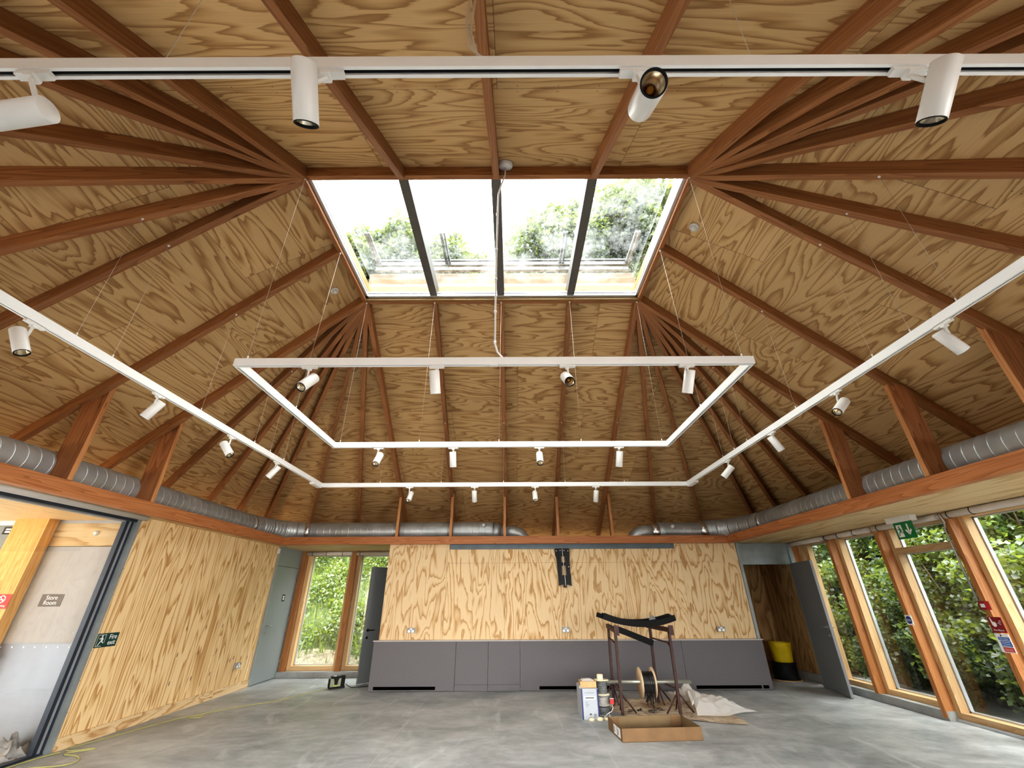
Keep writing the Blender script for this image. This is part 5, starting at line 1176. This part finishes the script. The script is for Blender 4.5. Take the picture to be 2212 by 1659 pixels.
mb = MB(); mb.grid(lambda a, b: (-9 + a * 10, 10.95 + b * 0.95, max(gb(-9 + a * 10, 10.95 + b * 0.95), -0.03) + 0.025), 60, 8)
struct('path_back', mb, 'gravel', 'pale stony strip at the foot of the bank', 'path')
def leaf_mesh(n, pos, size, seed, up=0.35, aspect=0.55):
    """n folded leaves at the given points, uv.x = a random tint"""
    r = np.random.default_rng(seed)
    p = pos
    nrm = r.normal(size=(n, 3)); nrm[:, 2] = np.abs(nrm[:, 2]) + up; nrm /= np.linalg.norm(nrm, axis=1)[:, None]
    ax = np.cross(nrm, r.normal(size=(n, 3))); ax /= np.linalg.norm(ax, axis=1)[:, None]
    bx_ = np.cross(nrm, ax)
    s = size * r.uniform(0.55, 1.25, n)[:, None]
    tip = p + ax * s; base = p - ax * s * 0.2
    l = p + ax * s * 0.35 + bx_ * s * aspect + nrm * s * 0.18; q = p + ax * s * 0.35 - bx_ * s * aspect + nrm * s * 0.18
    verts = np.stack([base, q, tip, l], 1).reshape(-1, 3)
    me = bpy.data.meshes.new('foliage')
    me.vertices.add(4 * n); me.vertices.foreach_set('co', verts.ravel())
    idx = np.arange(4 * n).reshape(n, 4)
    faces = np.concatenate([idx[:, [0, 1, 2]], idx[:, [0, 2, 3]]], 1).reshape(-1)
    me.loops.add(6 * n); me.loops.foreach_set('vertex_index', faces)
    me.polygons.add(2 * n); me.polygons.foreach_set('loop_start', np.arange(0, 6 * n, 3)); me.polygons.foreach_set('loop_total', np.full(2 * n, 3))
    u = np.clip(r.beta(2.0, 2.2, n), 0, 1); uvl = me.uv_layers.new(name='UVMap')
    uvs = np.repeat(np.stack([u, r.uniform(size=n)], 1), 6, axis=0); uvl.data.foreach_set('uv', uvs.ravel())
    me.update(); me.validate()
    return me
def blob_points(n, R, seed, clumps=26, cr=0.34):
    """leaf points in clumps over a rounded crown of radii R (centre at R.z above the base)"""
    r = np.random.default_rng(seed)
    c = r.normal(size=(clumps, 3)); c /= np.linalg.norm(c, axis=1)[:, None]; c *= r.uniform(0.45, 0.95, clumps)[:, None]
    k = r.integers(0, clumps, n); d = r.normal(size=(n, 3)); d /= np.linalg.norm(d, axis=1)[:, None]
    d *= (r.uniform(0.5, 1.0, n)[:, None]) * cr * r.uniform(0.7, 1.3, clumps)[k][:, None]
    p = c[k] + d
    return p * np.array(R) + np.array([0, 0, R[2] * 0.95])
PROTO = {}
def plant(name, proto, loc, sc, rz, label, cat, group):
    """a shrub or tree: crown and stems; the first of a kind is built, later ones copy it with its parts"""
    if proto not in PROTO:
        R, n, size, mat_, seed, th, cl, dep = KINDS_[proto]
        t = thing(name, label, cat, (0, 0, 0))
        me = leaf_mesh(n, blob_points(n, R, seed, cl[0], cl[1]), size, seed + 1); me.materials.append(M[mat_])
        o = bpy.data.objects.new('foliage', me); COL.objects.link(o); o.parent = t
        r = np.random.default_rng(seed + 5); top = R[2] * 1.0
        for k in range(1 if th > 0.1 else 4):
            a = r.uniform(0, 6.28); sp = 0.0 if th > 0.1 else 1.0
            part('trunk' if th > 0.1 else 'stem', MB().tube([(0.08 * sp * math.cos(a), 0.08 * sp * math.sin(a), -0.3 if th < 0.1 else -KINDS_[proto][7]), (0.25 * sp * R[0] * math.cos(a), 0.25 * sp * R[0] * math.sin(a), top * 0.5), (0.55 * sp * R[0] * math.cos(a + .4), 0.55 * sp * R[0] * math.sin(a + .4), top * 1.2)], [th, th * 0.75, th * 0.35], 8) if th < 0.1 else
                 MB().tube([(0, 0, -KINDS_[proto][7]), (0.1, 0.05, -0.5), (0.0, 0.1, top * 0.6), (0.1, 0, top * 1.3)], [th, th * 0.85, th * 0.6, th * 0.2], 10), 'bark', t)
        PROTO[proto] = t
    else:
        src = PROTO[proto]; t = src.copy(); t.name = name; COL.objects.link(t)
        for ch in src.children:
            c = ch.copy(); COL.objects.link(c); c.parent = t
    t.location = loc; t.scale = (sc,) * 3; t.rotation_euler = (0, 0, rz); t['label'] = label; t['category'] = cat; t['group'] = group
    return t
# radii, leaves, leaf size, material, seed, stem radius, clumps, trunk depth
class _K(tuple): pass
KINDS_ = {
 'bush': ((0.95, 0.95, 0.75), 9000, 0.075, 'leaf', 21, 0.018, (30, 0.36), 0),
 'ivy': ((1.0, 1.0, 1.0), 9000, 0.085, 'leafdark', 31, 0.02, (26, 0.36), 0),
 'light': ((0.9, 0.9, 1.0), 9000, 0.065, 'leaf', 41, 0.016, (34, 0.30), 0),
 'tree': ((2.6, 2.2, 2.6), 16000, 0.17, 'leaffar', 51, 0.17, (80, 0.26), 16),
 'big': ((1.7, 1.7, 1.9), 11000, 0.13, 'leafdark', 61, 0.09, (34, 0.33), 0),
}
gs = 'shrubs outside the side windows'
bays = [(11.3, 'behind the open grey door'), (9.9, 'through the first side window'), (8.4, 'through the window before the blue sign'), (6.9, 'through the glazed exit door'), (5.7, 'through the last glazed panel')]
for k, (y, wh) in enumerate(bays):
    yy = y * 1.12
    plant('shrub', ('ivy', 'bush', 'light', 'bush', 'ivy')[k], (7.45, yy, 0.0), 0.95, k * 1.3, f'low leafy shrub just outside the glass, seen {wh}', 'shrub', gs)
    plant('shrub', ('light', 'ivy', 'bush', 'light', 'bush')[k], (8.2, yy * 1.06 + 0.3, 0.85), 1.05, k * 2.1 + 1, f'mid-height shrub higher on the bank, seen {wh}', 'shrub', gs)
    plant('shrub', ('big', 'big', 'light', 'bush', 'light')[k], (9.0, yy * 1.14 + 0.2, 1.75), 1.25 if k > 1 else 0.95, k * 0.9 + 2, f'tall shrub at the top of the bank, seen {wh}', 'shrub', gs)
for k, y in enumerate((3.6, 6.4, 9.4, 12.6, 15.8, 19.2)):
    plant('tree', 'big', (10.9 + 0.5 * (k % 2), y * 1.12, 1.0), 1.35, k * 1.7, f'dark bushy tree behind the shrubs beyond the side windows, {ORD[k]} from the camera', 'tree', 'dark trees behind the side shrubs')
fn_ = thing('timber_fence', 'weathered board fence glimpsed through the window behind the grey door', 'fence', (9.6, 13.6, 0.3))
for k in range(9):
    y = 12.9 + k * 0.155
    part('fence_board', MB().box(9.55, 9.575, y, y + 0.148, 0.2, 1.45 + 0.02 * (k % 3), 2), 'fence', fn_)
part('fence_rail', MB().box(9.58, 9.62, 12.9, 14.3, 1.15, 1.22), 'fence', fn_)
part('gate_post', MB().box(9.5, 9.6, 12.72, 12.86, 0.1, 1.85, 2), 'fence', fn_)
# grass bank
def grass():
    n = 5000; r = np.random.default_rng(77)
    x = r.uniform(-9.5, 0.5, n); y = 11.5 + 6.0 * r.uniform(0, 1, n) ** 1.1
    z = np.array([gb(a, b) for a, b in zip(x, y)]); keep = (y > 11.75) | (r.uniform(size=n) < 0.12)
    x, y, z = x[keep], y[keep], z[keep]; n = len(x)
    h = r.uniform(0.12, 0.38, n) * (0.7 + 0.5 * np.sin(x * 2.1 + y * 1.3) ** 2); a = r.uniform(0, 6.28, n); w = r.uniform(0.006, 0.016, n) * 1.5
    le = r.uniform(0.2, 0.9, n) * h
    dx, dy = np.cos(a), np.sin(a)
    lx, ly = r.normal(size=n) * 0.5 * le, (r.normal(size=n) * 0.5 - 0.4) * le
    b0 = np.stack([x - dx * w, y - dy * w, z - 0.03], 1); b1 = np.stack([x + dx * w, y + dy * w, z - 0.03], 1)
    m0 = np.stack([x - dx * w * .8 + lx * .35, y - dy * w * .8 + ly * .35, z + h * .6], 1); m1 = np.stack([x + dx * w * .8 + lx * .35, y + dy * w * .8 + ly * .35, z + h * .6], 1)
    t_ = np.stack([x + lx, y + ly, z + h], 1)
    verts = np.stack([b0, b1, m1, m0, t_], 1).reshape(-1, 3)
    i = np.arange(n) * 5
    loops = np.concatenate([np.stack([i, i + 1, i + 2, i + 3], 1), np.stack([i + 3, i + 2, i + 4], 1)], 1).reshape(-1)
    me = bpy.data.meshes.new('long_grass'); me.vertices.add(5 * n); me.vertices.foreach_set('co', verts.ravel())
    me.loops.add(7 * n); me.loops.foreach_set('vertex_index', loops); me.polygons.add(2 * n)
    ls = np.stack([np.arange(n) * 7, np.arange(n) * 7 + 4], 1).reshape(-1); lt = np.tile([4, 3], n)
    me.polygons.foreach_set('loop_start', ls); me.polygons.foreach_set('loop_total', lt)
    u = np.clip(0.5 + 0.25 * np.sin(x * 1.7) * np.sin(y * 2.3) + r.normal(size=n) * 0.2, 0, 1)
    uvl = me.uv_layers.new(name='UVMap'); uvl.data.foreach_set('uv', np.repeat(np.stack([u, u], 1), 7, axis=0).ravel())
    me.update(); me.validate(); me.materials.append(M['grass'])
    o = bpy.data.objects.new('long_grass', me); COL.objects.link(o)
    return tag(o, 'bright long grass and weeds covering the bank behind the far windows', 'grass', kind='stuff')
grass()
def undergrowth():
    r = np.random.default_rng(91); n = 52000
    x = r.uniform(-9.5, 0.5, n); y = 11.6 + 6.0 * r.uniform(0, 1, n); k = np.sin(x * 2.7 + 1) * np.sin(y * 2.1) + 0.5 * np.sin(x * 6.1 + y * 3.3)
    keep = k + r.normal(size=n) * 0.35 > -0.15; keep &= (y > 12.1) | (r.uniform(size=n) < 0.35)
    x, y, k = x[keep], y[keep], k[keep]
    z = np.array([gb(a, b) for a, b in zip(x, y)]) + r.uniform(0.02, 0.30, len(x)) + 0.28 * np.clip(k, 0, 1.2) * r.uniform(0.3, 1, len(x))
    me = leaf_mesh(len(x), np.stack([x, y, z], 1), 0.085, 92, 0.6, 0.42); me.materials.append(M['weed'])
    o = bpy.data.objects.new('undergrowth', me); COL.objects.link(o)
    tag(o, 'sunlit leafy weeds tangled among the grass on the bank', 'weeds', kind='stuff')
undergrowth()
for k, (x, y, lb) in enumerate(((-8.6, 17.2, 'first'), (-6.4, 17.0, 'second'), (-4.3, 16.6, 'third'))):
    plant('shrub', 'big', (x, y, gb(x, y) - 0.3), 1.0, k * 1.1, f'dark hedge bush along the top of the grassy bank, {lb} from the left', 'shrub', 'hedge bushes above the grassy bank')
# tree crowns seen through the rooflight
for k, (x, y, z, s_) in enumerate(((-6.3, 17.0, 15.4, 1.0), (-3.2, 17.5, 14.4, 0.95), (1.9, 16.8, 15.4, 1.05), (4.2, 17.4, 16.4, 1.1), (7.0, 16.6, 17.0, 1.15), (-9.5, 17.5, 14.6, 1.0))):
    plant('tree', 'tree', (x, y, z), s_, k * 1.25, f'hazy tree crown seen through the rooflight, {ORD[[1, 2, 3, 4, 5, 0][k]]} from the left', 'tree', 'tree crowns beyond the roof')

# ================================================================ LIGHT
w = bpy.data.worlds.new('overcast sky'); scene.world = w; w.use_nodes = True
nt = w.node_tree; nt.nodes.clear()
out = nt.nodes.new('ShaderNodeOutputWorld'); bg = nt.nodes.new('ShaderNodeBackground')
tc = nt.nodes.new('ShaderNodeTexCoord'); sp = nt.nodes.new('ShaderNodeSeparateXYZ'); rp = nt.nodes.new('ShaderNodeValToRGB')
nt.links.new(tc.outputs['Generated'], sp.inputs[0]); nt.links.new(sp.outputs[2], rp.inputs[0]); nt.links.new(rp.outputs[0], bg.inputs[0]); nt.links.new(bg.outputs[0], out.inputs[0])
rp.color_ramp.elements[0].position = 0.0; rp.color_ramp.elements[0].color = (0.80, 0.85, 0.90, 1)
rp.color_ramp.elements[1].position = 0.7; rp.color_ramp.elements[1].color = (1.0, 1.0, 1.0, 1)
bg.inputs[1].default_value = 7.5
def area(name, loc, rot, sx, sy, e, c=(1, 1, 1)):
    l = bpy.data.lights.new(name, 'AREA'); l.shape = 'RECTANGLE'; l.size = sx; l.size_y = sy; l.energy = e; l.color = c
    o = bpy.data.objects.new(name, l); COL.objects.link(o); o.location = loc; o.rotation_euler = rot; return o
o = area('fill_behind_camera', (0, -2.2, 1.0), (math.radians(90 - 18), 0, 0), 8.0, 1.6, 110, (1.0, 0.98, 0.94)); o.data.spread = math.radians(62)  # added fill lamp behind the camera, brightens the far wall and floor
o = area('fill_on_left_wall', (5.3, -1.4, 1.2), (math.radians(82), 0, math.radians(50)), 3.0, 1.8, 105, (1.0, 0.98, 0.94)); o.data.spread = math.radians(64)  # added fill lamp out of view, brightens the left wall
area('corridor_lamp', (-7.0, 3.9, 1.2), (PI, 0, 0), 1.2, 1.2, 17, (1.0, 0.82, 0.55))
area('corridor_daylight', (-7.0, 1.2, 1.3), (math.radians(90), 0, 0), 2.5, 2.2, 3, (0.92, 0.96, 1.0))
sun = bpy.data.lights.new('hazy_sun', 'SUN'); sun.energy = 7.0; sun.angle = math.radians(100); sun.color = (1.0, 0.96, 0.88)
so = bpy.data.objects.new('hazy_sun', sun); COL.objects.link(so); so.rotation_euler = (math.radians(16), 0, math.radians(-15))
cy = scene.cycles
cy.use_denoising = True; cy.max_bounces = 10; cy.diffuse_bounces = 5; cy.glossy_bounces = 4; cy.transparent_max_bounces = 16; cy.transmission_bounces = 6
cy.sample_clamp_indirect = 8.0; cy.caustics_reflective = False; cy.caustics_refractive = False
scene.view_settings.view_transform = 'Standard'; scene.view_settings.look = 'Medium High Contrast'; scene.view_settings.exposure = 0.7; scene.view_settings.gamma = 1.0
